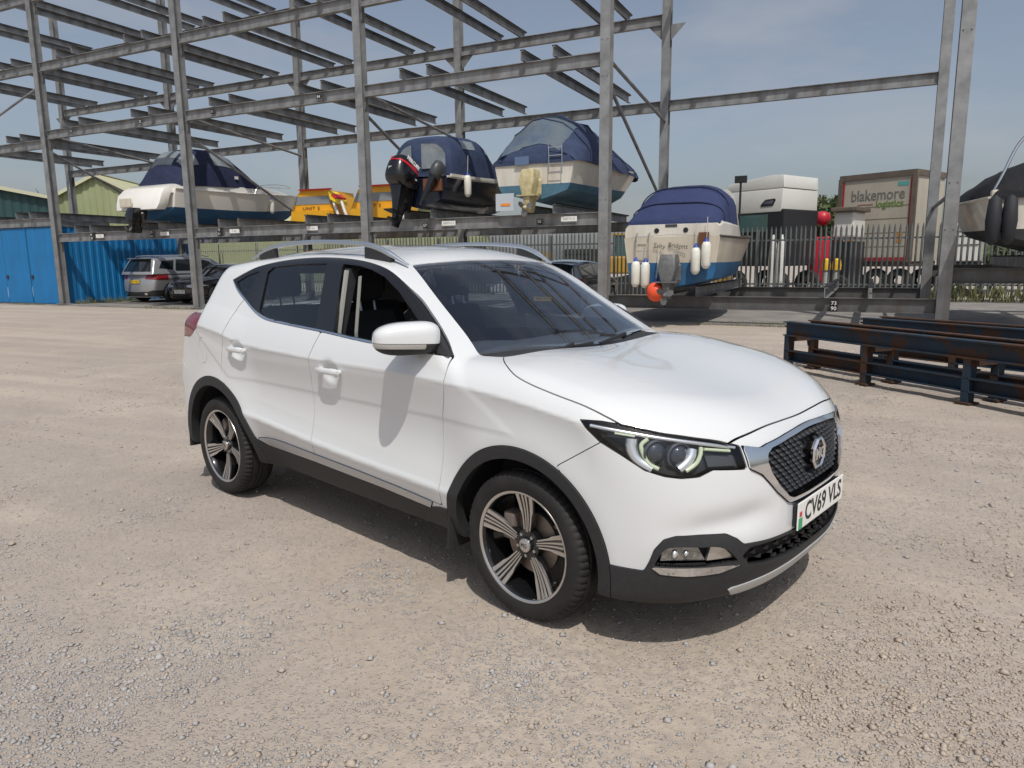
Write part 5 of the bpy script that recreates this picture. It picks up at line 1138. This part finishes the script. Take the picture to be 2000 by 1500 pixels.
kidney = mat('kidney_black', (.01, .01, .012), .3); hl = mat('parked_lamp', (.45, .48, .52), .10, .4, coat=1.); red2 = mat('parked_red', (.22, .01, .015), .15, coat=1.)
# silver estate, tail to the camera, heading into the rack (+Y)
suv = dict(w=.965, h=1.79, xf=2.42, xr=-2.40, axles=(1.46, -1.46), wr=.37, belt=1.10,
    roof=([-2.6, -2.1, -1.4, -.6, .3, .9, 1.4], [1.60, 1.70, 1.77, 1.79, 1.76, 1.68, 1.5]), hood=([-2.6, -1, .9, 1.5, 2.1, 2.5], [1.12, 1.12, 1.16, 1.12, 1.04, .88]), ws=(.75, 1.66, .62), rg=(-2.10, 1.68, 1.75),
    side_glass=([(.95, 1.19), (.45, 1.56), (.15, 1.62), (-.30, 1.64), (-.30, 1.19)], [(-.36, 1.19), (-.36, 1.64), (-1.10, 1.63), (-1.28, 1.24), (-1.25, 1.19)], [(-1.38, 1.24), (-1.20, 1.61), (-1.75, 1.57), (-1.98, 1.30)]),
    marks=[('tail_lamp', [(.50, .90), (.54, 1.06), (1.05, 1.07), (1.05, .86), (.80, .88)], -1), ('lower_bumper', [(-.1, .24), (-.1, .40), (.62, .42), (.80, .47), (1.1, .46), (1.1, .24)], -1), ('exhaust_lamp', [(.50, .30), (.50, .37), (.74, .37), (.70, .30)], -1)], mm={'tail_lamp': red2, 'lower_bumper': black_plastic, 'exhaust_lamp': chrome}, plates=[(-2.415, .80, 'LX16 VGO', plate_yellow, -1)])
suv['marks'] = suv['marks'][:2]
c1 = parked_car('silver_car', 'silver estate car parked tail outwards by the blue corrugated wall', (-25.25, 21.0, .03), math.pi/2, suv, silver_paint)
for y in (-.55, .55):
    MB().loft([[(-2.40, y+a, z) for a, z in ((-.10, .30), (.10, .30), (.085, .375), (-.085, .375))], [(-2.30, y+a, z) for a, z in ((-.10, .30), (.10, .30), (.085, .375), (-.085, .375))]]).build('exhaust_trim', chrome, c1)
    MB().tube(cat_rom([(-1.9, y*1.12, 1.68), (-1.6, y*1.12, 1.78), (0, y*1.13, 1.80), (.6, y*1.10, 1.73)], 4), .02, 6).build('roof_rail', chrome, c1, 50)
MB().lathe([(.0001, .01), (.05, .01), (.055, 0), (.045, 0)], 16, axes((-2.375, 0, 1.06), (0, -1, 0), (0, 0, 1))).build('tailgate_badge', chrome, c1)
MB().box((-2.12, 0, 1.675), (.22, 1.15, .03)).build('spoiler', silver_paint, c1, bevel=.01)
# black saloon, nose to the camera (-Y)
sal = dict(w=.91, h=1.46, xf=2.28, xr=-2.30, axles=(1.40, -1.40), wr=.33, belt=.92,
    roof=([-2.4, -1.6, -.9, -.2, .4, .9], [1.10, 1.30, 1.42, 1.455, 1.41, 1.28]), hood=([-2.4, -1.6, .8, 1.4, 2.0, 2.35], [.98, 1.0, .99, .95, .85, .70]), ws=(.35, 1.41, .52), rg=(-1.35, 1.36, .55),
    side_glass=([(.85, 1.0), (.2, 1.31), (-.25, 1.35), (-.25, 1.0)], [(-.31, 1.0), (-.31, 1.35), (-.9, 1.33), (-1.35, 1.08), (-1.3, 1.0)]),
    marks=[('kidney_grille', [(.03, .56), (.035, .69), (.20, .70), (.24, .64), (.20, .56)], 1), ('head_lamp', [(.36, .62), (.34, .69), (.55, .73), (.86, .74), (.90, .66), (.60, .60)], 1), ('lower_intake', [(-.1, .26), (-.1, .36), (.40, .37), (.46, .30), (.40, .26)], 1), ('corner_grille', [(.56, .27), (.54, .37), (.80, .41), (.84, .30)], 1)], mm={'kidney_grille': kidney, 'head_lamp': hl, 'lower_intake': kidney, 'corner_grille': kidney}, plates=[(2.285, .455, 'WD15 OES', plate_white, 1)])
c2 = parked_car('black_car', 'black saloon car parked nose outwards beside the silver car', (-22.55, 20.65, .03), -math.pi/2, sal, black_paint)
for y in (-.125, .125): MB().tube([(2.255-abs(yy)*.12, y+yy if True else 0, z) for yy, z in ((-.10, .56), (-.10, .69), (.09, .70), (.115, .64), (.09, .56))], .010, 6, closed=True).build('grille_surround', chrome, c2)
# dark hatchback behind the white car, tail outwards
hat = dict(w=.90, h=1.48, xf=2.10, xr=-2.05, axles=(1.30, -1.28), wr=.32, belt=.95,
    roof=([-2.3, -1.7, -1.0, -.3, .4, .9], [1.30, 1.38, 1.45, 1.48, 1.44, 1.3]), hood=([-2.4, -1.6, .8, 1.3, 1.8, 2.2], [1.0, 1.02, 1.02, .98, .88, .74]), ws=(.45, 1.42, .58), rg=(-1.72, 1.38, 1.5),
    side_glass=([(.85, 1.03), (.25, 1.33), (-.2, 1.37), (-.2, 1.03)], [(-.26, 1.03), (-.26, 1.37), (-.95, 1.34), (-1.25, 1.10), (-1.2, 1.03)]),
    marks=[('tail_lamp', [(.48, .82), (.48, .95), (.95, .97), (.95, .82)], -1), ('lower_bumper', [(-.1, .24), (-.1, .36), (1.0, .38), (1.0, .24)], -1)], mm={'tail_lamp': red2, 'lower_bumper': black_plastic}, plates=[(-2.065, .42, 'WR17 FYC', plate_yellow, -1)])
parked_car('dark_car', 'dark hatchback parked tail outwards behind the white car, seen past its windscreen', (-8.0, 20.2, .03), math.pi/2, hat, dark_paint)

# ------------------------------------------------------------------ blue store, fence, sheds, lorries, scrap frames, planting
blue_sheet = mat('blue_sheet', (.012, .175, .42), .42, noise=(1.5, (.010, .14, .35), .6), streak=(3, (.03, .10, .2), .3))
store = thing('blue_store', 'bright blue corrugated metal store at the left end of the rack', 'store shed', (-27.3, 17.0, 0))
def corrugated(n, pitch, depth, h, duty=.5):
    """profile sheet running along local x, ribs standing out along -y"""
    xs, ys = [], []
    for k in range(n): xs += [k*pitch, k*pitch+pitch*.42, k*pitch+pitch*.52, k*pitch+pitch*.90]; ys += [0, 0, -depth, -depth]
    xs.append(n*pitch); ys.append(0); m = len(xs)
    return [(x, y, 0) for x, y in zip(xs, ys)]+[(x, y, h) for x, y in zip(xs, ys)], [(k, k+1, m+k+1, m+k) for k in range(m-1)]
P, F = corrugated(21, .28, .035, 2.86); w = MB().add(P, F).build('side_wall', blue_sheet, store); w.location = (0, .05, .03); w.rotation_euler = (0, 0, math.pi/2)
for k in range(5):
    x0 = -.10-1.62*k; P, F = corrugated(22, .0725, .010, 2.84); d = MB().add(P, F).build('door_leaf' if k != 2 else 'front_panel', blue_sheet, store); d.location = (x0-1.60, -.02, .05)
    if k in (0, 1):
        MB().box((.12, -.03, 1.0), (.09, .05, .12)).build('door_lock', mat('lock_dark', (.05, .03, .02), .6), d); MB().box((1.58, -.02, 1.42), (.03, .03, 2.76)).build('door_stile', blue_sheet, d)
MB().box((-4.1, 2.9, 2.905), (8.3, 5.8, .02)).build('store_roof', mat('store_roof', (.10, .11, .12), .7, .2), store); MB().box((.0, .02, 1.45), (.10, .10, 2.84)).build('corner_post', mat('post_grey', (.16, .15, .14), .6, .3), store)
MB().box((-4.1, 5.85, 1.45), (8.2, .05, 2.84)).build('back_wall', blue_sheet, store)
# palisade fence behind the rack: every pale its own part
pal_m = mat('palisade_steel', (.17, .185, .185), .55, .45, noise=(5, (.13, .14, .14), .7)); pal_lit = mat('palisade_pale', (.34, .36, .27), .7, noise=(5, (.22, .24, .18), .8))  # left stretch of pales: sunlit look put into a paler, yellower colour
YFN = 28.0
fence = thing('palisade_fence', 'grey steel palisade fence with pointed pales running behind the boat rack', 'fence', (0, YFN, 0))
def pale_mesh(m_):
    pr = [(-.035, 0), (-.012, -.022), (.012, -.022), (.035, 0)]; mb = MB(); Z = (.12, 2.46)
    back = [(x*.999, y+.004) for x, y in pr]
    mb.loft([[(x, y, z) for x, y in pr]+[(x, y+.004, z) for x, y in pr[::-1]] for z in Z])
    mb.loft([[(x*k, y, z) for x, y in pr]+[(x*k, y+.004, z) for x, y in pr[::-1]] for k, z in ((1, 2.46), (.25, 2.60))]); return mb.mesh('pale', m_)
pm, po = pale_mesh(pal_m), pale_mesh(pal_lit); x = -34.0; k = 0
while x < 7.5:
    o = link(bpy.data.objects.new('pale', po if x < -24 else pm), fence); o.location = (x+random.uniform(-.006, .006), 0, random.uniform(-.012, .012)); o.rotation_euler = (0, random.uniform(-.006, .006), 0); x += .165
for z in (.55, 2.12):
    xx = -34.0
    while xx < 7.5: MB().sweep([(xx+.03, .03, z), (xx+2.72, .03, z)], [(-.03, -.03), (.03, -.03), (.03, -.024), (-.024, -.024), (-.024, .03), (-.03, .03)]).build('rail', pal_m, fence); xx += 2.75
xx = -34.0
while xx < 7.6: MB().sweep([(xx, .10, 0), (xx, .10, 2.5)], ibeam(.10, .055, .006, .006), up=(0, 1, 0)).build('post', pal_m, fence); xx += 2.75
# sheds behind
pale_green = mat('pale_green_sheet', (.30, .33, .19), .6, noise=(.6, (.25, .29, .14), .6), streak=(1.2, (.22, .24, .12), .5)); dark_green = mat('dark_green_sheet', (.018, .055, .06), .5, noise=(.8, (.03, .07, .07), .6)); cream_trim = mat('cream_trim', (.50, .50, .36), .6); roof_cream = mat('cream_roof', (.42, .43, .27), .6, noise=(.5, (.34, .35, .20), .7))
def shed(name, lab, loc, rz, w, l, he, hr, wm, rm, trim, ribs=True):
    s = thing(name, lab, 'shed', loc, rz); n = int(w/.5)
    for y0, sg in ((0, -1), (l, 1)):
        mb = MB(); xs = np.linspace(-w/2, w/2, n*4+1); zt = lambda x: he+(hr-he)*(1-abs(x)/(w/2)); ys = [y0+sg*(.05 if (k % 4) in (1, 2) else 0) for k in range(len(xs))]; m_ = len(xs)
        mb.add([(a, b_, 0) for a, b_ in zip(xs, ys)]+[(a, b_, zt(a)) for a, b_ in zip(xs, ys)], [(k, k+1, m_+k+1, m_+k) for k in range(m_-1)]); mb.build('gable_wall', wm, s)
    for sx in (-1, 1):
        MB().box((sx*w/2, l/2, he/2), (.06, l, he)).build('side_wall', wm, s)
        nr = int(l/.5); mb = MB(); ys = np.linspace(-.35, l+.35, nr*4+1); up = [.05 if (k % 4) in (1, 2) else 0 for k in range(len(ys))]; m_ = len(ys); e = w/2+.25; ze = he-(hr-he)*.25/(w/2)
        mb.add([(sx*e, y, ze+u+.06) for y, u in zip(ys, up)]+[(0, y, hr+u+.06) for y, u in zip(ys, up)], [(k, k+1, m_+k+1, m_+k) for k in range(m_-1)]); mb.build('roof_slope', rm, s)
        MB().sweep([(sx*e, -.36, ze), (0, -.36, hr+.03)], [(-.04, -.12), (.04, -.12), (.04, .12), (-.04, .12)]).build('barge_board', trim, s)
    MB().box((0, l/2, hr+.12), (.30, l+.7, .06)).build('ridge_cap', trim, s)
    return s
shed('green_shed', 'pale green metal shed with a gable end beyond the rack', (-54.9, 38.0, 0), .55, 10.5, 26, 5.7, 8.4, pale_green, roof_cream, cream_trim)
shed('dark_shed', 'dark green shed with cream roof at the far left', (-57.2, 24.9, 0), 1.01, 18, 14, 6.2, 7.85, dark_green, roof_cream, cream_trim)
shed('long_shed', 'long low cream roofed building far behind the orange rescue boats', (-28.5, 46, 0), math.pi/2-.15, 12, 26, 4.0, 6.2, pale_green, roof_cream, cream_trim)
# lorry box with lettering
tr = thing('lorry_trailer', 'beige lorry box with grey and green lettering behind the fence', 'trailer', (-.0, 33.45, 0), -.47)
box_m = mat('box_beige', (.45, .42, .35), .6, noise=(.8, (.38, .35, .29), .6), streak=(1.5, (.27, .245, .2), .4)); frame_m = mat('box_frame', (.10, .085, .07), .6, noise=(3, (.17, .13, .10), .7)); red_line = mat('red_line', (.33, .03, .04), .5)
MB().box((0, 1.25, 2.98), (3.0, 2.5, 3.35)).build('box_body', box_m, tr)
MB().box((0, 1.25, 4.72), (3.12, 2.6, .22)).build('top_frame', frame_m, tr)
for sx in (-1, 1): MB().box((sx*1.5, -.02, 2.98), (.18, .10, 3.42)).build('corner_frame', frame_m, tr); MB().box((sx*1.37, -.012, 2.95), (.07, .02, 3.2)).build('red_strip', red_line, tr)
MB().box((0, -.012, 1.40), (2.8, .03, .14)).build('red_strip', red_line, tr); MB().box((0, 1.25, 1.20), (2.9, 2.3, .20)).build('chassis', frame_m, tr)
for z in (1.9, 2.45, 3.0, 3.5): MB().box((0, -.004, z), (2.7, .012, .012)).build('panel_joint', frame_m, tr)
text_mesh('lettering', 'blakemore', .62, mat('letter_grey', (.16, .165, .155), .6), tr, axes((.05, -.008, 3.95), (1, 0, 0), (0, 0, 1)), .003, 2.15, .004)
text_mesh('lettering', 'logistics', .40, mat('letter_green', (.13, .22, .04), .6), tr, axes((.56, -.008, 3.58), (1, 0, 0), (0, 0, 1)), .003, 1.08, .006)
MB().box((-.42, -.006, 3.60), (.65, .006, .045)).build('lettering_dots', mat('letter_red', (.30, .16, .12), .6), tr); MB().box((1.05, -.006, 4.33), (.42, .006, .16)).build('teal_mark', mat('teal_mark', (.10, .34, .33), .6), tr)
for x, z in ((-1.05, 2.05), (1.05, 2.25)): MB().box((x, -.006, z), (.22, .006, .42)).build('orange_label', mat('orange_label', (.42, .20, .05), .6), tr)
for x in (-.9, .1, 1.05):
    for y in (.25, 2.25): MB().lathe([(.25, .14), (.48, .13), (.5, .08), (.5, -.1), (.25, -.12)], 24, Matrix.Translation((x, y, .5)) @ Matrix.Rotation(math.pi/2, 4, 'X')).build('wheel', rubber, tr, 40)
# white lorry cab
cb = thing('lorry_cab', 'white lorry cab with a high roof fairing behind the fence', 'lorry', (-4.15, 30.1, 0), -.47)
cab_w = mat('cab_white', (.70, .70, .66), .3, coat=.6, noise=(1, (.60, .60, .55), .4)); cab_d = mat('cab_dark', (.02, .022, .025), .5)
MB().loft([[(-1.45, 0, 3.22), (1.06, 0, 3.22), (1.12, 2.4, 3.22), (-1.45, 2.4, 3.22)], [(-1.45, 0, 4.09), (1.12, 0, 4.09), (1.12, 2.4, 4.09), (-1.45, 2.4, 4.09)]]).build('sleeper_side', cab_w, cb, 30, bevel=.05)
MB().loft([[(-1.60, .03, 4.08), (1.34, .03, 4.08), (1.34, 2.37, 4.08), (-1.60, 2.37, 4.08)], [(-1.60, .1, 4.50), (.30, .1, 4.58), (.30, 2.3, 4.58), (-1.60, 2.3, 4.50)]] if False else [[(-1.47, y, 4.105), (1.14, y, 4.105), (1.10, y, 4.58), (.45, y, 4.60), (-1.42, y, 4.40)] for y in (.02, .25, 2.15, 2.38)]).build('roof_fairing', cab_w, cb, 30, bevel=.04)
MB().box((-.05, 1.2, 2.25), (2.5, 2.36, 2.15)).build('cab_lower', cab_d, cb, bevel=.06)
MB().prism([(.25, 3.58), (.18, 3.50), (.20, 3.44), (.72, 3.46), (.82, 3.66), (.80, 3.72), (.38, 3.70)], 'y', -.02, .0).build('locker_surround', cab_d, cb); MB().prism([(.34, 3.60), (.28, 3.53), (.68, 3.52), (.74, 3.65), (.42, 3.65)], 'y', -.03, -.02).build('side_glass', chrome, cb)
MB().prism([(-.9, 2.5), (.5, 2.5), (.5, 3.15), (-.7, 3.15)], 'y', -.02, .02).build('door_window', tint_glass, cb)
for x in (-.95, .95):
    for y in (.15, 2.25): MB().lathe([(.25, .14), (.48, .13), (.5, .08), (.5, -.1), (.25, -.12)], 24, Matrix.Translation((x, y, .5)) @ Matrix.Rotation(math.pi/2, 4, 'X')).build('wheel', rubber, cb, 40)
for k in range(2): MB().loft([[(1.05+k*.34+w*math.cos(a), -.35+w*math.sin(a), z) for a in np.linspace(0, 2*math.pi, 12, endpoint=False)] for w, z in ((.16, .35), (.17, 1.2), (.13, 2.0), (.05, 2.35))]).build('air_deflector', cab_w, cb, 50)
fl = thing('floodlight', 'black square floodlight on a post behind the blue canopy', 'floodlight', (-4.55, 28.6, 0)); MB().tube([(0, 0, 0), (0, 0, 4.25)], .04, 8).build('post', cab_d, fl); MB().box((0, 0, 4.38), (.44, .12, .26)).build('lamp_head', cab_d, fl, bevel=.02)
# red and white lorry further right
rl = thing('red_lorry', 'small red and white lorry seen between the cab and the trailer', 'lorry', (-1.95, 31.6, 0), -.3)
red_b = mat('lorry_red', (.50, .03, .05), .4); MB().loft([[(a*.42, y, z) for a, y in ((-1, 0), (1, 0), (1, 1.6), (-1, 1.6))] for z in (.5, 2.3)]).build('cab', red_b, rl, 30, bevel=.08); MB().loft([[(-.15+a*w, .7+b_*w, z) for a, b_ in ((-1, -.8), (-.6, -1), (.7, -1), (1, -.5), (1, .8), (.4, 1), (-.7, 1), (-1, .6))] for w, z in ((.14, 2.78), (.24, 2.9), (.26, 3.1), (.20, 3.26), (.08, 3.32))]).build('tarpaulin_roll', red_b, rl, 60)
MB().box((.85, .9, 2.75), (.75, 1.4, 1.0)).build('white_tank', cab_w, rl, bevel=.08); MB().box((.9, .8, 3.32), (1.0, 1.6, .16)).build('tank_top', frame_m, rl, bevel=.03); MB().box((.85, .9, 1.2), (.8, 1.4, 1.8)).build('frame', cab_d, rl)
MB().tube([(-.15, .7, 2.2), (-.15, .7, 2.9)], .06, 8).build('tarpaulin_post', cab_d, rl)
for x in (-.2, .9): MB().lathe([(.2, .14), (.38, .13), (.4, .08), (.4, -.1), (.2, -.12)], 20, Matrix.Translation((x, -.05, .4)) @ Matrix.Rotation(math.pi/2, 4, 'X')).build('wheel', rubber, rl, 40)
for dx, lab in ((0, 'yellow capped grey post behind the fence, left one'), (.36, 'yellow capped grey post behind the fence, right one')):
    b = thing('bollard', lab, 'bollard', (-1.50+dx, 29.6, 0), 0, 'yellow capped posts'); MB().lathe([(.11, 0), (.11, 1.05), (.0001, 1.05)], 14).build('post', mat('post_zinc', (.4, .4, .38), .6), b, 40); MB().lathe([(.15, 1.02), (.16, 1.20), (.13, 1.40), (.0001, 1.46)], 14).build('cap', mat('cap_yellow', (.78, .48, .02), .5), b, 50)
w2 = thing('white_lorry', 'white lorry end half hidden behind the right hand columns', 'lorry', (3.05, 31.8, 0), -.2)
MB().box((0, .9, 2.35), (.95, 1.8, 2.1)).build('box_body', cab_w, w2, bevel=.04); MB().box((0, .9, 1.0), (.9, 1.7, .6)).build('chassis', cab_d, w2)
for z in (1.9, 2.4, 2.9): MB().box((0, -.01, z), (.9, .03, .03)).build('hinge_bar', cab_d, w2)
for x in (-.3, .3): MB().lathe([(.2, .1), (.42, .1), (.45, .05), (.45, -.1), (.2, -.1)], 20, Matrix.Translation((x, .1, .45)) @ Matrix.Rotation(math.pi/2, 4, 'X')).build('wheel', rubber, w2, 40)
# machinery and stacked goods behind the fence
yl = thing('yellow_digger', 'yellow digger half hidden behind the fence left of the cabin boat', 'digger', (-9.1, 30.5, 0), .2)
dy = mat('digger_yellow', (.52, .31, .03), .5, noise=(2, (.38, .22, .03), .7)); MB().box((0, .8, 1.25), (2.4, 1.5, .75)).build('body', dy, yl, bevel=.08); MB().box((-.45, .8, 2.05), (1.1, 1.3, .95)).build('cab', tint_glass, yl, bevel=.06); MB().box((-.45, .8, 2.56), (1.2, 1.4, .08)).build('cab_roof', dy, yl)
MB().sweep([(.7, .6, 1.5), (1.7, .5, 2.6), (2.5, .4, 1.5), (2.3, .3, .7)], [(-.12, -.12), (.12, -.12), (.12, .12), (-.12, .12)]).build('arm', dy, yl)
for y in (.1, 1.5): MB().loft([[(1.3*math.cos(a)*1, y+q, .42+.40*math.sin(a)) for a in np.linspace(0, 2*math.pi, 16, endpoint=False)] for q in (-.18, .18)]).build('track', rubber, yl, 40)
for i, (x, y, h, c_, lab) in enumerate(((-13.6, 30.2, 1.9, (.42, .30, .12), 'stack of tan crates behind the fence right of the rescue boats'), (-11.4, 30.0, 2.0, (.05, .055, .05), 'stack of dark crates behind the fence above the white car roof'), (-5.6, 29.8, 1.7, (.45, .27, .05), 'stack of orange crates behind the fence by the cabin boat'))):
    st = thing('crate_stack', lab, 'crate stack', (x, y, 0), random.uniform(-.2, .2)); z = 0
    for k in range(3):
        cm = mat('crate_%d' % i, c_, .7, noise=(3, tuple(v*.6 for v in c_), .7)); hh = h/3
        for q in range(3): MB().box((0, -.5, z+.08+hh*.30*q), (1.3, .04, hh*.24)).build('crate_slat', cm, st)
        MB().box((0, 0, z+hh*.47), (1.2, .95, hh*.9)).build('crate_box', cm, st); z += hh
tp = thing('covered_boat', 'boat under a black tarpaulin behind the fence, right of the rescue boats', 'boat', (-15.6, 29.6, 0), 1.3)
make_hull(tp, [(0, .3, .8, .6, .9, .75, 1.0, 1.2, 0), (2, .25, .85, .6, .95, .75, 1.05, 1.2, .02), (4, .35, .6, .7, .75, .85, .9, 1.3, .1), (5.2, .7, .03, .95, .06, 1.05, .12, 1.4, .3)], anti_teal, navy_hull, navy_hull)
canopy(tp, 'tarpaulin', [(-.1, 1.05, 1.1, .7, 1.6), (1.0, 1.1, 1.15, .7, 2.3), (2.4, 1.1, 1.15, .6, 2.35), (4.0, .95, 1.2, .3, 1.9), (5.2, .2, 1.35, .08, 1.6)], MATS['black_cover'], wrinkle=.04)
for y in (.8, 3.4): MB().box((0, y, .16), (1.2, .3, .32)).build('support_block', wood, tp)
# scrap steel frames on the gravel
rusty_blue = mat('rusty_blue', (.020, .046, .080), .7, .2, noise=(3, (.028, .030, .032), .95), rust=(2.6, (.070, .034, .018), .50), bump=(40, .5, .004)); rust_m = mat('rust_steel', (.045, .027, .020), .85, .1, noise=(6, (.10, .045, .02), .8), rust=(4, (.018, .028, .04), .56), bump=(30, .6, .006))
def scrap(lab, A_, B_, h, n):
    A_, B_ = Vector(A_), Vector(B_); L_ = (B_-A_).length; t = thing('scrap_frame', lab, 'steel frame', A_, math.atan2(B_.y-A_.y, B_.x-A_.x), 'scrap steel frames')
    for y in (0, .42):
        MB().sweep([(0, y, h-.10), (L_, y, h-.10)], ibeam(.19, .12)).build('top_beam', rust_m if y else rusty_blue, t)
        MB().sweep([(.02, y, .20), (L_, y, .20)], [(-.05, -.075), (.05, -.075), (.05, -.060), (-.035, -.060), (-.035, .060), (.05, .060), (.05, .075), (-.05, .075)]).build('bottom_beam', rusty_blue, t)
        for k in range(n+1):
            x = .06+(L_-.12)*k/n; MB().sweep([(x, y, .01), (x, y, h-.19)], [(-.05, -.04), (.05, -.04), (.05, .04), (-.05, .04)]).build('upright', rusty_blue, t)
            if y == 0: MB().sweep([(x, .04, h-.24), (x, .38, h-.24)], [(-.03, -.03), (.03, -.03), (.03, .03), (-.03, .03)]).build('cross_bar', rust_m, t)
            MB().box((x, y, .012), (.16, .16, .02)).build('foot_plate', rust_m, t)
    MB().sweep([(-.03, .02, h-.08), (-.05, .40, h-.10), (-.02, .42, .3)], [(-.03, -.012), (.03, -.012), (.03, .012), (-.03, .012)]).build('bent_bar', rust_m, t)
    rr = random.Random(int(L_*10))
    for k in range(5):
        x = rr.uniform(.6, L_-.4); MB().sweep(cat_rom([(x, .2, .36), (x+.2, .22, .30+rr.uniform(-.05, .1)), (x+.45, .24, .33), (x+.7, .2, .28)], 3), [(-.05, -.004), (.05, -.004), (.05, .004), (-.05, .004)]).build('torn_sheet', mat('sheet_blue', (.08, .22, .36), .6), t)
scrap('front one of the two rusty blue steel frames lying on the gravel', (-.96, 10.30, 0), (2.9, 6.80, 0), .66, 4)
scrap('rear one of the two rusty blue steel frames lying on the gravel', (-.05, 11.55, 0), (4.2, 8.55, 0), .64, 4)
# trees and weeds
leaf = mat('leaf_green', (.055, .085, .028), .7, noise=(1.2, (.085, .115, .035), .9)); bark = mat('bark', (.09, .07, .05), .9, bump=(20, .6, .02)); weed_m = mat('weed_green', (.10, .125, .04), .7, noise=(4, (.17, .155, .07), .8))
def leaf_cloud(n, rr, fn, size):
    P = np.zeros((n*4, 3)); F = np.arange(n*4).reshape(n, 4)
    for k in range(n):
        c = np.array(fn(rr)); u = rr.normal(size=3); u /= np.linalg.norm(u); v = np.cross(u, rr.normal(size=3)); v /= np.linalg.norm(v); s = size*rr.uniform(.6, 1.4)
        P[k*4:k*4+4] = [c-u*s, c+v*s*.5, c+u*s, c-v*s*.5]
    return P, F
def tree(lab, loc, h, r, seed, n=2600, size=.16):
    rr = np.random.default_rng(seed); t = thing('tree', lab, 'tree', loc, 0, 'trees beyond the sheds')
    mb = MB(); mb.tube(cat_rom([(0, 0, 0), (.1, .05, h*.3), (-.05, 0, h*.6), (0, 0, h*.9)], 4), .22, 8, scale=[1-.75*i/12 for i in range(13)])
    for k in range(6):
        a = k*1.05+rr.uniform(0, .5); z = h*(.35+.08*k); mb.tube([(0, 0, z), (math.cos(a)*r*.4, math.sin(a)*r*.4, z+h*.12), (math.cos(a)*r*.75, math.sin(a)*r*.75, z+h*.18)], .07, 5, scale=[1, .6, .25])
    mb.build('trunk', bark, t, 60)
    cl = [(rr.normal(0, r*.45), rr.normal(0, r*.45), h*.62+rr.normal(0, h*.15), r*rr.uniform(.25, .45)) for _ in range(14)]
    def fn(q):
        c = cl[q.integers(0, len(cl))]; d = q.normal(size=3); d /= np.linalg.norm(d); d *= c[3]*q.uniform(.5, 1)**.5; return (c[0]+d[0], c[1]+d[1], c[2]+d[2]*.8)
    P, F = leaf_cloud(n, rr, fn, size); o = link(bpy.data.objects.new('crown', mesh_from('crown', P, F, leaf)), t)
for i, (x, y, h, r, lab) in enumerate(((-78, 48, 9.8, 3.6, 'green tree behind the dark shed at the far left edge'), (-71, 50, 9.4, 3.2, 'green tree between the dark shed and the pale green shed'), (-64.5, 52, 8.6, 3.0, 'rounded green tree just left of the pale green gable'), (-2.6, 44, 5.4, 2.2, 'low green tree between the lorry cab and the trailer'), (6.5, 36, 4.0, 2.6, 'green tree behind the fence at the right edge'))): tree(lab, (x, y, 0), h, r, i+3)
def weeds():
    rr = np.random.default_rng(5); P = []; F = []
    def blade(x, y, z, h):
        a = rr.uniform(0, 6.28); l = rr.uniform(.1, .5)*h; w = .006+.01*h; n = len(P); P.extend([(x-w*math.sin(a), y+w*math.cos(a), z), (x+w*math.sin(a), y-w*math.cos(a), z), (x+l*.4*math.cos(a), y+l*.4*math.sin(a), z+h*.7), (x+l*math.cos(a), y+l*math.sin(a), z+h)]); F.append((n, n+1, n+2)); F.append((n, n+2, n+3))
    for k in range(5200):
        if k < 3400: x = rr.uniform(-36, 1); y = 16.75+rr.normal(0, .10); h = abs(rr.normal(0, .05))+.02
        elif k < 4500: x = -27.0+abs(rr.normal(0, .12)); y = rr.uniform(17.3, 20); h = abs(rr.normal(0, .10))+.02
        else: x = rr.uniform(1.8, 7); y = 27.6+rr.normal(0, .25); h = abs(rr.normal(.25, .2))+.05
        if math.sin(x*1.7)+math.sin(x*.63+2) > .1 or k >= 3400: blade(x, y, .0, h)
    tag(link(bpy.data.objects.new('weeds', mesh_from('weeds', P, F, weed_m))), 'low weeds and grass along the edge of the concrete', 'weeds', kind='stuff')
weeds()
